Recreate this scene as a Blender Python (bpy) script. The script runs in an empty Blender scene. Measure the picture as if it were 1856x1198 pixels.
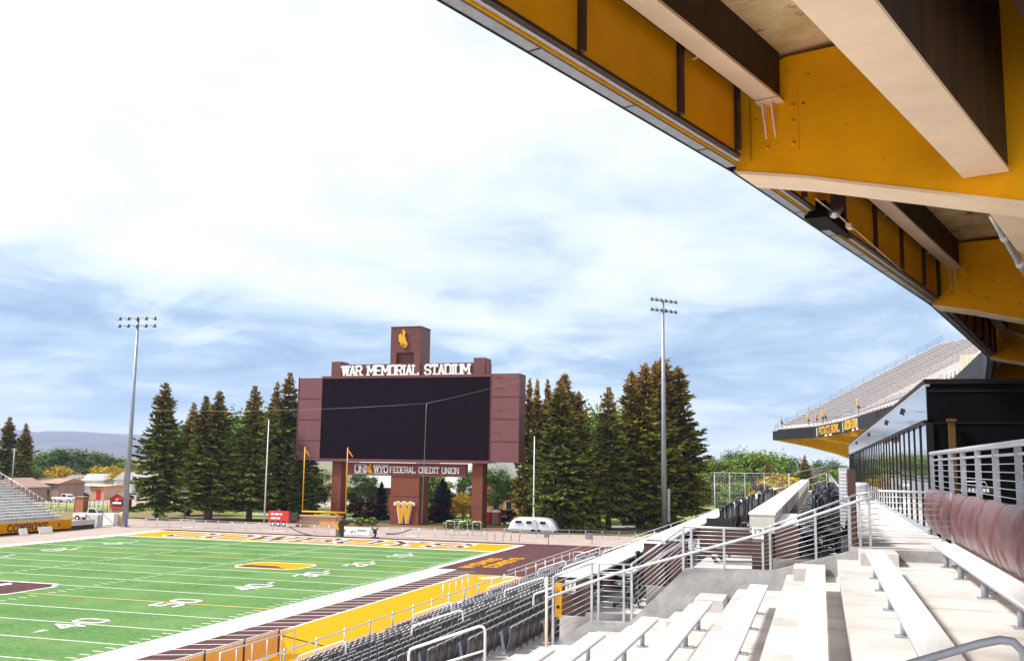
import bpy, math, random
from mathutils import Vector, Matrix
random.seed(7)
R_ = math.radians
S = bpy.context.scene
COL = S.collection
# ------------------------------------------------------------------ camera
CX, CY, CZ = 34.027, -103.354, 9.558
FPX = 1778.0
r_ = Vector((0.95455656, 0.2976825, 0.01438434)); u_ = Vector((0.02618652, -0.13185285, 0.99092335)); f_ = Vector((-0.29687715, 0.94551571, 0.13365627))
cd = bpy.data.cameras.new("camera"); cam = bpy.data.objects.new("camera", cd); COL.objects.link(cam)
cd.sensor_width = 36; cd.lens = FPX / 1856 * 36; cd.clip_start = 0.1; cd.clip_end = 20000
m = Matrix.Identity(4)
for i in range(3):
    m[i][0] = r_[i]; m[i][1] = u_[i]; m[i][2] = -f_[i]
m[0][3], m[1][3], m[2][3] = CX, CY, CZ
cam.matrix_world = m; S.camera = cam
C = Vector((CX, CY, CZ))
def at(u, v, ax, val):          # a pixel of the photo as a point on the world plane  ax = val
    d = f_ + r_ * ((u - 928) / FPX) - u_ * ((v - 599) / FPX)
    k = 'xyz'.index(ax)
    return C + d * ((val - C[k]) / d[k])
def rel(u, v, ax, val):         # the same, relative to the eye
    k = 'xyz'.index(ax)
    return at(u, v, ax, val + C[k]) - C
# ------------------------------------------------------------------ light
SUN_EL, SUN_AZ = 47, 248        # azimuth: clockwise from +Y
w = bpy.data.worlds.new("World"); S.world = w; w.use_nodes = True
nt = w.node_tree; N = nt.nodes; L = nt.links; N.clear()
def nd(t, **k):
    n = N.new(t)
    for a, b in k.items(): setattr(n, a, b)
    return n
out = nd('ShaderNodeOutputWorld')
sky = nd('ShaderNodeTexSky', sky_type='NISHITA', sun_disc=False, sun_elevation=R_(SUN_EL), sun_rotation=R_(SUN_AZ))
sky.altitude = 2200; sky.dust_density = 1.5
bg1 = nd('ShaderNodeBackground'); bg1.inputs[1].default_value = 0.13
hs = nd('ShaderNodeHueSaturation'); hs.inputs['Saturation'].default_value = .62; hs.inputs['Value'].default_value = 1.0
L.new(sky.outputs[0], hs.inputs['Color']); L.new(hs.outputs[0], bg1.inputs[0])
tc = nd('ShaderNodeTexCoord'); sep = nd('ShaderNodeSeparateXYZ'); L.new(tc.outputs['Generated'], sep.inputs[0])
def mth(op, a, b=None, c=None):
    n = nd('ShaderNodeMath', operation=op)
    for i, x in enumerate((a, b, c)):
        if x is None: continue
        if isinstance(x, (int, float)): n.inputs[i].default_value = x
        else: L.new(x, n.inputs[i])
    return n.outputs[0]
zc = mth('MAXIMUM', sep.outputs[2], 0.0); zd = mth('ADD', zc, 0.16)
cmb = nd('ShaderNodeCombineXYZ')
L.new(mth('DIVIDE', sep.outputs[0], zd), cmb.inputs[0]); L.new(mth('DIVIDE', sep.outputs[1], zd), cmb.inputs[1])
def noise(vec, sc, det, rough, off=0, dist=0):
    mp = nd('ShaderNodeMapping'); mp.inputs['Location'].default_value = (off, off * .7, off * 1.3); L.new(vec, mp.inputs[0])
    n = nd('ShaderNodeTexNoise'); n.inputs['Scale'].default_value = sc; n.inputs['Detail'].default_value = det
    n.inputs['Roughness'].default_value = rough; n.inputs['Distortion'].default_value = dist; L.new(mp.outputs[0], n.inputs['Vector'])
    return n.outputs[0]
def ramp(x, pts):
    rr = nd('ShaderNodeValToRGB'); e = rr.color_ramp.elements
    while len(e) < len(pts): e.new(.5)
    for k, (p, c) in enumerate(pts): e[k].position = p; e[k].color = (c[0], c[1], c[2], 1) if isinstance(c, tuple) else (c, c, c, 1)
    L.new(x, rr.inputs[0]); return rr.outputs[0]
n1 = noise(cmb.outputs[0], 0.62, 7, .56, 3.1, .35); n2 = noise(cmb.outputs[0], 1.9, 6, .6, 9.4, .6)
# low cloud bank: cover follows noise and thins towards the horizon where the dark-blue rain band sits
elev = ramp(zc, [(0.0, .42), (.03, .22), (.055, .03), (.105, .06), (.16, .27), (.23, .40), (.5, .46)])
cov = mth('ADD', mth('ADD', mth('MULTIPLY', mth('SUBTRACT', n1, .5), 1.5), mth('MULTIPLY', mth('SUBTRACT', n2, .5), .95)), elev)
cloud = ramp(mth('ADD', cov, .24), [(.06, 0.0), (.80, 1.0)])
ccol = ramp(cloud, [(0.0, (.195, .305, .50)), (.26, (.34, .475, .64)), (.50, (.64, .74, .81)), (.72, (.82, .87, .90)), (1.0, (.99, .99, 1.0))])
bg2 = nd('ShaderNodeBackground'); L.new(ccol, bg2.inputs[0]); bg2.inputs[1].default_value = 0.455
add = nd('ShaderNodeMixShader'); add.inputs[0].default_value = .86
L.new(bg1.outputs[0], add.inputs[1]); L.new(bg2.outputs[0], add.inputs[2]); L.new(add.outputs[0], out.inputs[0])
sd = bpy.data.lights.new("sun", 'SUN'); sd.energy = 2.85; sd.angle = R_(8); sd.color = (1, .96, .9)
so = bpy.data.objects.new("sun", sd); COL.objects.link(so)
sv = Vector((math.sin(R_(SUN_AZ)) * math.cos(R_(SUN_EL)), math.cos(R_(SUN_AZ)) * math.cos(R_(SUN_EL)), math.sin(R_(SUN_EL))))
so.rotation_euler = sv.to_track_quat('Z', 'Y').to_euler()
S.view_settings.view_transform = 'Standard'; S.view_settings.look = 'None'; S.view_settings.exposure = 1.38; S.view_settings.gamma = 1
S.view_settings.use_curve_mapping = False
S.render.engine = 'CYCLES'; S.cycles.max_bounces = 8; S.cycles.diffuse_bounces = 6; S.cycles.transparent_max_bounces = 6
# ------------------------------------------------------------------ materials
def mat(name, col, rough=.7, metal=0, var=0.12, sc=3.0, bump=0, bsc=None, col2=None, spec=None, coat=0, scale3=None, dirt=None):
    mm = bpy.data.materials.new(name); mm.use_nodes = True
    t = mm.node_tree; b = t.nodes['Principled BSDF']
    b.inputs['Roughness'].default_value = rough; b.inputs['Metallic'].default_value = metal
    if spec is not None: b.inputs['Specular IOR Level'].default_value = spec
    if coat: b.inputs['Coat Weight'].default_value = coat
    c1 = (*col, 1); b.inputs['Base Color'].default_value = c1
    g = t.nodes.new('ShaderNodeNewGeometry')
    vec = g.outputs['Position']
    if scale3:
        mp = t.nodes.new('ShaderNodeMapping'); mp.inputs['Scale'].default_value = scale3; t.links.new(vec, mp.inputs[0]); vec = mp.outputs[0]
    if var or col2:
        nz = t.nodes.new('ShaderNodeTexNoise'); nz.inputs['Scale'].default_value = sc; nz.inputs['Detail'].default_value = 6; nz.inputs['Roughness'].default_value = .6
        t.links.new(vec, nz.inputs['Vector'])
        rp = t.nodes.new('ShaderNodeValToRGB'); e = rp.color_ramp.elements
        if col2: lo, hi = col, col2
        else: lo, hi = tuple(x * (1 - var * 1.6) for x in col), tuple(min(1, x * (1 + var)) for x in col)
        e[0].position = .33; e[1].position = .67; e[0].color = (*lo, 1); e[1].color = (*hi, 1)
        t.links.new(nz.outputs[0], rp.inputs[0]); last = rp.outputs[0]
        if dirt:
            n3 = t.nodes.new('ShaderNodeTexNoise'); n3.inputs['Scale'].default_value = dirt[1]; n3.inputs['Detail'].default_value = 8; n3.inputs['Roughness'].default_value = .7
            t.links.new(vec, n3.inputs['Vector'])
            r3 = t.nodes.new('ShaderNodeValToRGB'); r3.color_ramp.elements[0].position = dirt[2]; r3.color_ramp.elements[1].position = dirt[2] + .12
            t.links.new(n3.outputs[0], r3.inputs[0])
            mx = t.nodes.new('ShaderNodeMix'); mx.data_type = 'RGBA'; mx.inputs[7].default_value = (*dirt[0], 1)
            t.links.new(r3.outputs[0], mx.inputs[0]); t.links.new(last, mx.inputs[6]); last = mx.outputs[2]
        t.links.new(last, b.inputs['Base Color'])
    if bump:
        nb = t.nodes.new('ShaderNodeTexNoise'); nb.inputs['Scale'].default_value = bsc or sc * 4; nb.inputs['Detail'].default_value = 4
        t.links.new(g.outputs['Position'], nb.inputs['Vector'])
        bp = t.nodes.new('ShaderNodeBump'); bp.inputs['Strength'].default_value = bump; bp.inputs['Distance'].default_value = .02
        t.links.new(nb.outputs[0], bp.inputs['Height']); t.links.new(bp.outputs[0], b.inputs['Normal'])
    return mm
m_conc = mat('concrete', (.51, .475, .45), .85, sc=1.3, var=.14, bump=.3, bsc=30, dirt=((.30, .21, .14), 1.4, .60))
m_wallc = mat('wall_concrete', (.36, .36, .36), .9, sc=2.5, var=.16, bump=.4, bsc=25, dirt=((.28, .26, .24), 4, .58))
m_alu = mat('bench_aluminium', (.88, .88, .89), .42, .15, sc=6, var=.05, scale3=(8, .5, 8))
m_galv = mat('galvanised_steel', (.56, .58, .62), .42, .55, sc=8, var=.08)
m_galvd = mat('dull_galvanised_steel', (.36, .38, .43), .5, .4, sc=8, var=.1)
m_seat = mat('grey_seat_plastic', (.13, .13, .17), .3, sc=5, var=.08)
m_seatr = mat('seat_back_plastic', (.105, .095, .10), .28, sc=5, var=.1)
m_lip = mat('seat_edge_highlight', (.50, .49, .54), .35, var=.05)  # sky highlight along the seat tops, put into a lighter edge colour
m_mesh = mat('black_chair_fabric', (.020, .020, .030), .30, sc=20, var=.2)
m_blackp = mat('black_plastic', (.02, .02, .022), .4, var=0)
m_brownp = mat('brown_panel', (.085, .038, .028), .5, sc=4, var=.08)
m_cream = mat('cream_laminate', (.60, .56, .50), .45, sc=3, var=.05)
m_white = mat('white_paint', (.80, .80, .80), .5, sc=3, var=.04)
m_yel = mat('gold_steel_paint', (.96, .42, .003), .6, spec=.15, sc=.7, var=.09, bump=.35, bsc=9, dirt=((.42, .17, .02), 6, .655))
m_yelf = mat('pale_peach_tone', (.93, .72, .52), .6, sc=1.2, var=.05, bump=.15, bsc=14, dirt=((.45, .28, .12), 7, .70))  # pale peach tone of the flanges, brackets and kick board
m_soff = mat('stained_soffit_concrete', (.60, .38, .15), .9, sc=1.2, col2=(.93, .72, .42), bump=.8, bsc=5, dirt=((.12, .06, .02), 1.6, .56))
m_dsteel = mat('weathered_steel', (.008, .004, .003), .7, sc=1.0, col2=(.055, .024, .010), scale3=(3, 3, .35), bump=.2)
m_dbrown = mat('dark_brown_steel', (.045, .022, .018), .6, sc=2, var=.2)
m_gold = mat('field_gold', (.62, .262, .0), .85, spec=.12, sc=4, var=.04)
m_goldp = mat('gold_paint_gloss', (.72, .36, .0), .4, sc=3, var=.05)
m_turf = mat('turf', (.056, .150, .035), .95, spec=.12, sc=.22, col2=(.125, .225, .072), bump=.5, bsc=9, dirt=((.155, .245, .09), 3.2, .50))
m_line = mat('white_turf', (.66, .66, .64), .9, spec=.12, sc=3, var=.03)
m_oline = mat('orange_turf', (.78, .42, .13), .9, sc=3, var=.05)
m_bturf = mat('brown_turf', (.095, .042, .044), .95, spec=.12, sc=1.2, var=.22, bump=.3)
m_apron = mat('apron_concrete', (.38, .30, .27), .9, spec=.12, sc=.4, var=.08)
m_grass = mat('grass', (.13, .24, .012), .95, sc=.15, col2=(.27, .34, .02), bump=.4, bsc=3)
m_dry = mat('dry_ground', (.20, .12, .05), .95, sc=.08, col2=(.16, .18, .05))
m_road = mat('asphalt', (.40, .39, .42), .9, sc=.5, var=.1)
m_sbrown = mat('brown_metal_cladding', (.15, .055, .052), .5, spec=.3, sc=1.5, var=.06)
m_spanel = mat('mauve_grey_panel', (.175, .072, .078), .6, spec=.25, sc=1, var=.06)
m_brick = mat('red_brown_tile', (.20, .048, .022), .6, sc=3, var=.2)
m_led = mat('led_screen_face', (.011, .006, .010), .9, spec=.03, sc=2, var=.1)
m_blk = mat('black_wall_panel', (.003, .003, .004), .6, var=0, spec=.08)
m_glass = mat('dark_mirror_glass', (.42, .43, .45), .03, .92, var=0)
m_mull = mat('dark_mullion', (.012, .010, .010), .5, var=0, spec=.2)
m_fascia = mat('reflective_metal_fascia', (.50, .53, .60), .16, .85, sc=2, var=.05)
m_grey = mat('grey_metal', (.25, .24, .26), .45, .3, sc=3, var=.1)
m_pole = mat('pole_steel', (.30, .33, .40), .45, .4, sc=1, var=.1)
m_vinyl = mat('brown_padded_vinyl', (.115, .048, .050), .40, sc=3, var=.12, bump=.5, bsc=9)
m_red = mat('red_paint', (.62, .03, .025), .5, var=.06)
m_bark = mat('bark', (.15, .095, .07), .95, sc=3, col2=(.26, .19, .15), bump=.6, bsc=12)
m_hill = mat('hill_scrub', (.06, .055, .055), 1, sc=.002, col2=(.15, .125, .11))
m_tan = mat('tan_siding', (.36, .235, .18), .8, sc=.6, var=.06)
m_peach = mat('peach_stucco', (.62, .40, .24), .8, sc=1, var=.06)
m_roof = mat('brown_shingle', (.34, .22, .17), .9, sc=2, var=.12)
m_gw = mat('grey_wall_paint', (.50, .50, .48), .8, sc=1, var=.05)
m_rub = mat('tyre_rubber', (.015, .015, .015), .7, var=0)
m_cglass = mat('car_glass', (.02, .025, .03), .08, var=0)
m_skin = mat('skin', (.5, .28, .18), .6, var=0)
m_mulch = mat('mulch', (.17, .085, .04), 1, sc=2, var=.3)
m_airs = mat('polished_aluminium', (.72, .73, .76), .32, .55, sc=2, var=.05)
def leafmat(name, a, b, top=None, h=22, sc=1.1):
    mm = bpy.data.materials.new(name); mm.use_nodes = True
    t = mm.node_tree; bs = t.nodes['Principled BSDF']; bs.inputs['Roughness'].default_value = .75
    bs.inputs['Specular IOR Level'].default_value = .25
    g = t.nodes.new('ShaderNodeNewGeometry'); tcn = t.nodes.new('ShaderNodeTexCoord')
    nz = t.nodes.new('ShaderNodeTexNoise'); nz.inputs['Scale'].default_value = sc; nz.inputs['Detail'].default_value = 3
    t.links.new(tcn.outputs['Object'], nz.inputs['Vector'])
    addn = t.nodes.new('ShaderNodeMath'); addn.operation = 'MULTIPLY_ADD'; addn.inputs[1].default_value = .45
    t.links.new(g.outputs['Random Per Island'], addn.inputs[0]); t.links.new(nz.outputs[0], addn.inputs[2])
    rp = t.nodes.new('ShaderNodeValToRGB'); e = rp.color_ramp.elements; e[0].position = .5; e[1].position = .95
    e[0].color = (*a, 1); e[1].color = (*b, 1); t.links.new(addn.outputs[0], rp.inputs[0]); last = rp.outputs[0]
    if top:
        sp = t.nodes.new('ShaderNodeSeparateXYZ'); t.links.new(tcn.outputs['Object'], sp.inputs[0])
        mr = t.nodes.new('ShaderNodeMapRange'); mr.inputs[1].default_value = h * .60; mr.inputs[2].default_value = h * 1.12; t.links.new(sp.outputs[2], mr.inputs[0])
        mu = t.nodes.new('ShaderNodeMath'); mu.operation = 'MULTIPLY_ADD'; mu.inputs[1].default_value = 1.0; mu.inputs[2].default_value = 0
        t.links.new(mr.outputs[0], mu.inputs[0])
        ad = t.nodes.new('ShaderNodeMath'); ad.operation = 'ADD'; t.links.new(mu.outputs[0], ad.inputs[0]); t.links.new(g.outputs['Random Per Island'], ad.inputs[1])
        st = t.nodes.new('ShaderNodeMapRange'); st.inputs[1].default_value = .85; st.inputs[2].default_value = 1.35; t.links.new(ad.outputs[0], st.inputs[0])
        mx = t.nodes.new('ShaderNodeMix'); mx.data_type = 'RGBA'; mx.inputs[7].default_value = (*top, 1)
        t.links.new(st.outputs[0], mx.inputs[0]); t.links.new(last, mx.inputs[6]); last = mx.outputs[2]
    t.links.new(last, bs.inputs['Base Color']); return mm
m_spruce = leafmat('spruce_needles', (.012, .024, .007), (.26, .30, .04), (.44, .26, .09), 22)
m_spruce2 = leafmat('rusty_spruce_needles', (.016, .024, .005), (.36, .33, .035), (.46, .27, .07), 21)
m_bspruce = leafmat('blue_spruce_needles', (.02, .045, .035), (.07, .11, .09))
m_leafg = leafmat('green_leaves', (.07, .13, .015), (.26, .34, .05), sc=.6)
m_leafd = leafmat('dark_green_leaves', (.04, .09, .025), (.14, .21, .05), sc=.6)
m_leafy = leafmat('yellow_leaves', (.30, .20, .01), (.62, .42, .02), sc=.6)
m_leafb = leafmat('dry_brown_twigs', (.15, .11, .08), (.30, .23, .16), sc=.6)
m_leafp = leafmat('purple_leaves', (.03, .008, .014), (.10, .02, .03), sc=.6)
# ------------------------------------------------------------------ mesh collector
class B:
    def __init__(s): s.v = []; s.f = []; s.sm = []
    def face(s, pts, sm=False):
        n = len(s.v); s.v += [tuple(p) for p in pts]; s.f.append(tuple(range(n, n + len(pts)))); s.sm.append(sm); return s
    def hexa(s, p):                      # 8 corners: bottom ring 0-3, top ring 4-7
        n = len(s.v); s.v += [tuple(q) for q in p]
        for q in ((3, 2, 1, 0), (4, 5, 6, 7), (0, 1, 5, 4), (1, 2, 6, 5), (2, 3, 7, 6), (3, 0, 4, 7)): s.f.append(tuple(n + i for i in q)); s.sm.append(False)
        return s
    def box(s, x0, y0, z0, x1, y1, z1):
        return s.hexa([(x0, y0, z0), (x1, y0, z0), (x1, y1, z0), (x0, y1, z0), (x0, y0, z1), (x1, y0, z1), (x1, y1, z1), (x0, y1, z1)])
    def obox(s, c, a, b, h):             # centre, half-vectors a, b, h
        c, a, b, h = map(Vector, (c, a, b, h))
        return s.hexa([c - a - b - h, c + a - b - h, c + a + b - h, c - a + b - h, c - a - b + h, c + a - b + h, c + a + b + h, c - a + b + h])
    def bar(s, p, q, wid, hgt, up=(0, 0, 1)):
        p, q = Vector(p), Vector(q); d = q - p; up = Vector(up); sd_ = d.cross(up)
        if sd_.length < 1e-6: sd_ = d.cross(Vector((1, 0, 0)))
        sd_.normalize(); h = sd_.cross(d).normalized()
        return s.obox((p + q) / 2, d / 2, sd_ * wid / 2, h * hgt / 2)
    def prism(s, poly, d):               # poly: 3D points (planar), d: extrusion vector
        n = len(s.v); k = len(poly); d = Vector(d)
        s.v += [tuple(p) for p in poly] + [tuple(Vector(p) + d) for p in poly]
        s.f.append(tuple(n + i for i in reversed(range(k)))); s.f.append(tuple(n + k + i for i in range(k))); s.sm += [False, False]
        for i in range(k):
            j = (i + 1) % k; s.f.append((n + i, n + j, n + k + j, n + k + i)); s.sm.append(False)
        return s
    def tube(s, pts, r, n=6, r1=None, cap=True):
        pts = [Vector(p) for p in pts]; K = len(pts); r1 = r if r1 is None else r1; base = len(s.v)
        prev = None
        for i, p in enumerate(pts):
            d = (pts[min(i + 1, K - 1)] - pts[max(i - 1, 0)]).normalized()
            a = prev if prev is not None else (Vector((0, 0, 1)) if abs(d.z) < .9 else Vector((1, 0, 0)))
            a = (a - d * a.dot(d)).normalized(); prev = a; b = d.cross(a)
            rr = r + (r1 - r) * i / max(1, K - 1)
            for j in range(n):
                t = 2 * math.pi * j / n; s.v.append(tuple(p + a * (rr * math.cos(t)) + b * (rr * math.sin(t))))
        for i in range(K - 1):
            for j in range(n):
                k = (j + 1) % n; s.f.append((base + i * n + j, base + i * n + k, base + (i + 1) * n + k, base + (i + 1) * n + j)); s.sm.append(True)
        if cap:
            s.f.append(tuple(base + j for j in reversed(range(n)))); s.f.append(tuple(base + (K - 1) * n + j for j in range(n))); s.sm += [False, False]
        return s
    def lathe(s, c, prof, n=12, ax='z'):
        c = Vector(c); base = len(s.v); K = len(prof)
        for (r, h) in prof:
            for j in range(n):
                t = 2 * math.pi * j / n; x, y = r * math.cos(t), r * math.sin(t)
                s.v.append(tuple(c + (Vector((x, y, h)) if ax == 'z' else Vector((h, x, y)) if ax == 'x' else Vector((x, h, y)))))
        for i in range(K - 1):
            for j in range(n):
                k = (j + 1) % n; s.f.append((base + i * n + j, base + i * n + k, base + (i + 1) * n + k, base + (i + 1) * n + j)); s.sm.append(True)
        s.f.append(tuple(base + j for j in range(n))); s.f.append(tuple(base + (K - 1) * n + j for j in range(n))); s.sm += [True, True]
        return s
    def grid(s, P, sm=True):
        base = len(s.v); a, b = len(P), len(P[0])
        for row in P: s.v += [tuple(p) for p in row]
        for i in range(a - 1):
            for j in range(b - 1):
                s.f.append((base + i * b + j, base + i * b + j + 1, base + (i + 1) * b + j + 1, base + (i + 1) * b + j)); s.sm.append(sm)
        return s
    def build(s, name, mt, parent=None, org=None):
        if org is None:
            if parent is not None: org = parent.get('_o', (0, 0, 0))
            else:
                xs, ys, zs = zip(*s.v); org = ((min(xs) + max(xs)) / 2, (min(ys) + max(ys)) / 2, min(zs))
        me = bpy.data.meshes.new(name)
        me.from_pydata([(x - org[0], y - org[1], z - org[2]) for x, y, z in s.v], [], s.f)
        me.polygons.foreach_set('use_smooth', s.sm); me.materials.append(mt); me.update()
        o = bpy.data.objects.new(name, me); COL.objects.link(o)
        if parent is None: o.location = org; o['_o'] = org
        else: o.parent = parent; o['_o'] = org
        return o
def tag(o, label=None, cat=None, group=None, kind=None):
    if label: o['label'] = label
    if cat: o['category'] = cat
    if group: o['group'] = group
    if kind: o['kind'] = kind
    return o
def thing(name, loc, label, cat, group=None):
    o = bpy.data.objects.new(name, None); o.empty_display_size = .2; COL.objects.link(o); o.location = loc; o['_o'] = tuple(loc)
    return tag(o, label, cat, group)
def struct(b, name, mt): return tag(b.build(name, mt), kind='structure')
def dup(o, loc=None, rz=None, label=None, parent=None, sc=None, flat=False):
    c = o.copy(); COL.objects.link(c)
    if parent is not None: c.parent = parent
    if loc is not None: c.location = loc
    if rz is not None: c.rotation_euler = (0, 0, rz)
    if sc is not None: c.scale = (sc, sc, sc) if not isinstance(sc, tuple) else sc
    if label: c['label'] = label
    if not flat:
        for ch in o.children: dup(ch, parent=c)
    return c
# ------------------------------------------------------------------ block lettering
GL = {'A': '0,0 .5,1 1,0|.22,.33 .78,.33', 'B': '0,0 0,1|0,1 .75,1 1,.85 1,.65 .75,.52 0,.52|.75,.52 1,.38 1,.15 .75,0 0,0', 'C': '1,.75 1,.85 .8,1 .2,1 0,.8 0,.2 .2,0 .8,0 1,.15 1,.25',
 'D': '0,0 0,1|0,1 .7,1 1,.8 1,.2 .7,0 0,0', 'E': '0,0 0,1|0,1 1,1|0,0 1,0|0,.5 .75,.5', 'F': '0,0 0,1|0,1 1,1|0,.5 .75,.5', 'G': '1,.75 1,.85 .8,1 .2,1 0,.8 0,.2 .2,0 .8,0 1,.15 1,.45 .6,.45', 'I': '.5,0 .5,1',
 'L': '0,0 0,1|0,0 1,0 1,.2', 'M': '0,0 0,1|0,1 .5,.35 1,1|1,0 1,1', 'N': '0,0 0,1|0,1 1,0|1,0 1,1', 'O': '.2,0 0,.2 0,.8 .2,1 .8,1 1,.8 1,.2 .8,0 .2,0', 'P': '0,0 0,1|0,1 .75,1 1,.85 1,.6 .75,.45 0,.45',
 'R': '0,0 0,1|0,1 .75,1 1,.85 1,.65 .75,.5 0,.5|.6,.5 1,0', 'S': '1,.75 1,.85 .8,1 .2,1 0,.85 0,.65 .2,.53 .8,.47 1,.35 1,.15 .8,0 .2,0 0,.15 0,.25', 'T': '.5,0 .5,1|0,.85 0,1 1,1 1,.85', 'U': '0,1 0,.2 .2,0 .8,0 1,.2 1,1',
 'W': '0,1 .25,0 .5,1 .75,0 1,1', 'Y': '0,1 .5,.5 1,1|.5,.5 .5,0', 'Z': '0,.85 0,1 1,1 0,0 1,0 1,.15', '0': '.2,0 0,.2 0,.8 .2,1 .8,1 1,.8 1,.2 .8,0 .2,0', '1': '.5,0 .5,1 .25,.85', '2': '0,.75 .1,1 .9,1 1,.8 1,.6 0,.15 0,0 1,0',
 '3': '0,.85 .2,1 .8,1 1,.85 1,.65 .75,.52 .4,.52|.75,.52 1,.38 1,.15 .8,0 .2,0 0,.15', '4': '.75,0 .75,1 0,.35 1,.35', '5': '1,1 0,1 0,.55 .8,.58 1,.4 1,.15 .8,0 0,0', '6': '1,.9 .8,1 .2,1 0,.8 0,.2 .2,0 .8,0 1,.2 1,.4 .8,.52 0,.52', '7': '0,1 1,1 .4,0', '|': '.5,-.1 .5,1.1'}
NARROW = {'I': .34, '|': .2, '1': .55}
def text(b, s, o, xd, yd, H, W, th, depth, serif=True, gap=.26, space=.55):
    """letters from o along xd (total width W), height H along yd, extruded depth towards the reader"""
    o, xd, yd = Vector(o), Vector(xd).normalized(), Vector(yd).normalized(); nd_ = xd.cross(yd)
    ws = [space if ch == ' ' else NARROW.get(ch, 1.25 if ch in 'MW' else 1.0) for ch in s]
    tot = sum(ws) + gap * (len(s) - 1); k = W / tot; x = 0
    jit = 0
    for ch, wd_ in zip(s, ws):
        if ch != ' ':
            for st in GL[ch].split('|') if ch != '|' else ['.5,-.1 .5,1.1']:
                P = [tuple(map(float, q.split(','))) for q in st.split()]
                Q = [o + xd * ((x + p[0] * wd_) * k) + yd * (p[1] * H) for p in P]
                for a, c in zip(Q, Q[1:]):
                    d = (c - a); l = d.length
                    if l < 1e-6: continue
                    d.normalize(); sd_ = nd_.cross(d); e = th * .35
                    jit += .0004
                    b.obox((a + c) / 2 + nd_ * (depth / 2 + jit), d * (l / 2 + e), sd_ * th / 2, nd_ * depth / 2)
                if serif and len(P) >= 2:
                    for p, p2 in ((P[0], P[1]), (P[-1], P[-2])):
                        if p[1] in (0.0, 1.0) and abs(p2[1] - p[1]) > .3 and ch not in 'SCOG0':
                            a = o + xd * ((x + p[0] * wd_) * k) + yd * (p[1] * H + (th * .3 if p[1] == 0 else -th * .3))
                            jit += .0004
                            b.obox(a + nd_ * (depth / 2 + jit), xd * th * 1.15, yd * th * .38, nd_ * depth / 2)
        x += wd_ + gap
        if jit > .02: jit = 0
    return b
def words(s_, o, xd, yd, H, W, th, depth, gap, space, mt, par, nm, cls=B):
    o, xd = Vector(o), Vector(xd); wid = [space if ch == ' ' else NARROW.get(ch, 1.25 if ch in 'MW' else 1.0) for ch in s_]; k = W / (sum(wid) + gap * (len(s_) - 1)); x = 0; i = 0
    for wd2 in s_.split(' '):
        ww = sum(wid[i:i + len(wd2)]) + gap * (len(wd2) - 1); q = cls(); text(q, wd2, o + xd * x * k, xd, yd, H, ww * k, th, depth, True, gap); q.build(nm, mt, par)
        x += ww + gap + space + gap; i += len(wd2) + 1
HORSE = [(.38, 1.0), (.52, .97), (.56, .90), (.68, .86), (.60, .80), (.62, .74), (.55, .70), (.60, .62), (.66, .50), (.74, .38), (.84, .27), (.86, .16), (.74, .08), (.66, .0), (.58, .02), (.62, .12), (.66, .2), (.58, .24), (.52, .16), (.50, .04), (.42, .02), (.44, .14), (.42, .28), (.36, .26), (.30, .14), (.22, .10), (.24, .2), (.18, .30), (.10, .36), (.02, .34), (.08, .42), (.06, .52), (.0, .56), (.06, .66), (.04, .76), (.12, .72), (.20, .78), (.30, .74), (.28, .62), (.36, .66), (.40, .76), (.36, .84), (.40, .90)]
def horse(b, o, xd, yd, H, depth):
    o, xd, yd = Vector(o), Vector(xd), Vector(yd); n = xd.cross(yd)
    return b.prism([o + xd * (x * H * .62) + yd * (y * H) for x, y in HORSE], n * depth)
exec_parts = []
# ================================================================== GROUND AND FIELD (field frame: near sideline X=0, far goal line Y=0)
YD = .9144
def sheet(name, mt, x0, y0, x1, y1, z, nx=1, ny=1):
    b = B(); b.grid([[(x0 + (x1 - x0) * i / nx, y0 + (y1 - y0) * j / ny, z) for i in range(nx + 1)] for j in range(ny + 1)], False)
    return struct(b, name, mt)
sheet('ground', m_dry, -7000, -500, 5000, 9000, -.06)
sheet('lawn', m_grass, -60, 33, 80, 130, -.02)
sheet('lawn', m_grass, -112, 52, -62, 74, -.02)
sheet('road', m_road, -62, 45, 90, 52, -.016)
sheet('parking_lot', m_apron, -175, 62, -64, 112, -.016)
sheet('mulch_bed', m_mulch, -60, 29.5, -2, 40, -.014)
sheet('mulch_bed', m_mulch, -2.5, 36, 14, 43, -.010)
sheet('apron', m_apron, -75, -140, 60, 29.4, -.012)
sheet('brown_surround', m_bturf, -50.9, -110, 14.6, 12.0, -.006)
sheet('turf', m_turf, -48.77, -91.44, 0, 0, 0)
b = B()
for q in ((0, -110, 2.55, -18.6), (-.15, -18.6, .55, 9.7), (-50.6, -110, -48.77, 9.7)):
    b.grid([[(q[0], q[1], .004), (q[2], q[1], .004)], [(q[0], q[3], .004), (q[2], q[3], .004)]], False)
b.grid([[(-48.77, 9.14, .004), (-.15, 9.14, .004)], [(-48.77, 9.7, .004), (-.15, 9.7, .004)]], False)
b.grid([[(-48.77, -.35, .004), (-.15, -.35, .004)], [(-48.77, .25, .004), (-.15, .25, .004)]], False)
struct(b, 'white_border', m_line)
sheet('end_zone', m_gold, -48.77, .25, -.15, 9.14, .002)
b = B(); o_ = B()
for i in range(1, 20):
    y = -i * 5 * YD
    (o_ if i in (4, 10, 16) else b).box(-48.77, y - .06, 0, 0, y + .06, .006)
for i in range(1, 100):
    if i % 5 == 0: continue
    y = -i * YD
    for x in (-48.6, -30.48, -18.59, -.85):
        b.box(x, y - .05, 0, x + .65, y + .05, .005)
struct(b, 'yard_lines', m_line); struct(o_, 'orange_yard_lines', m_oline)
b = B(); k_ = B()
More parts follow.
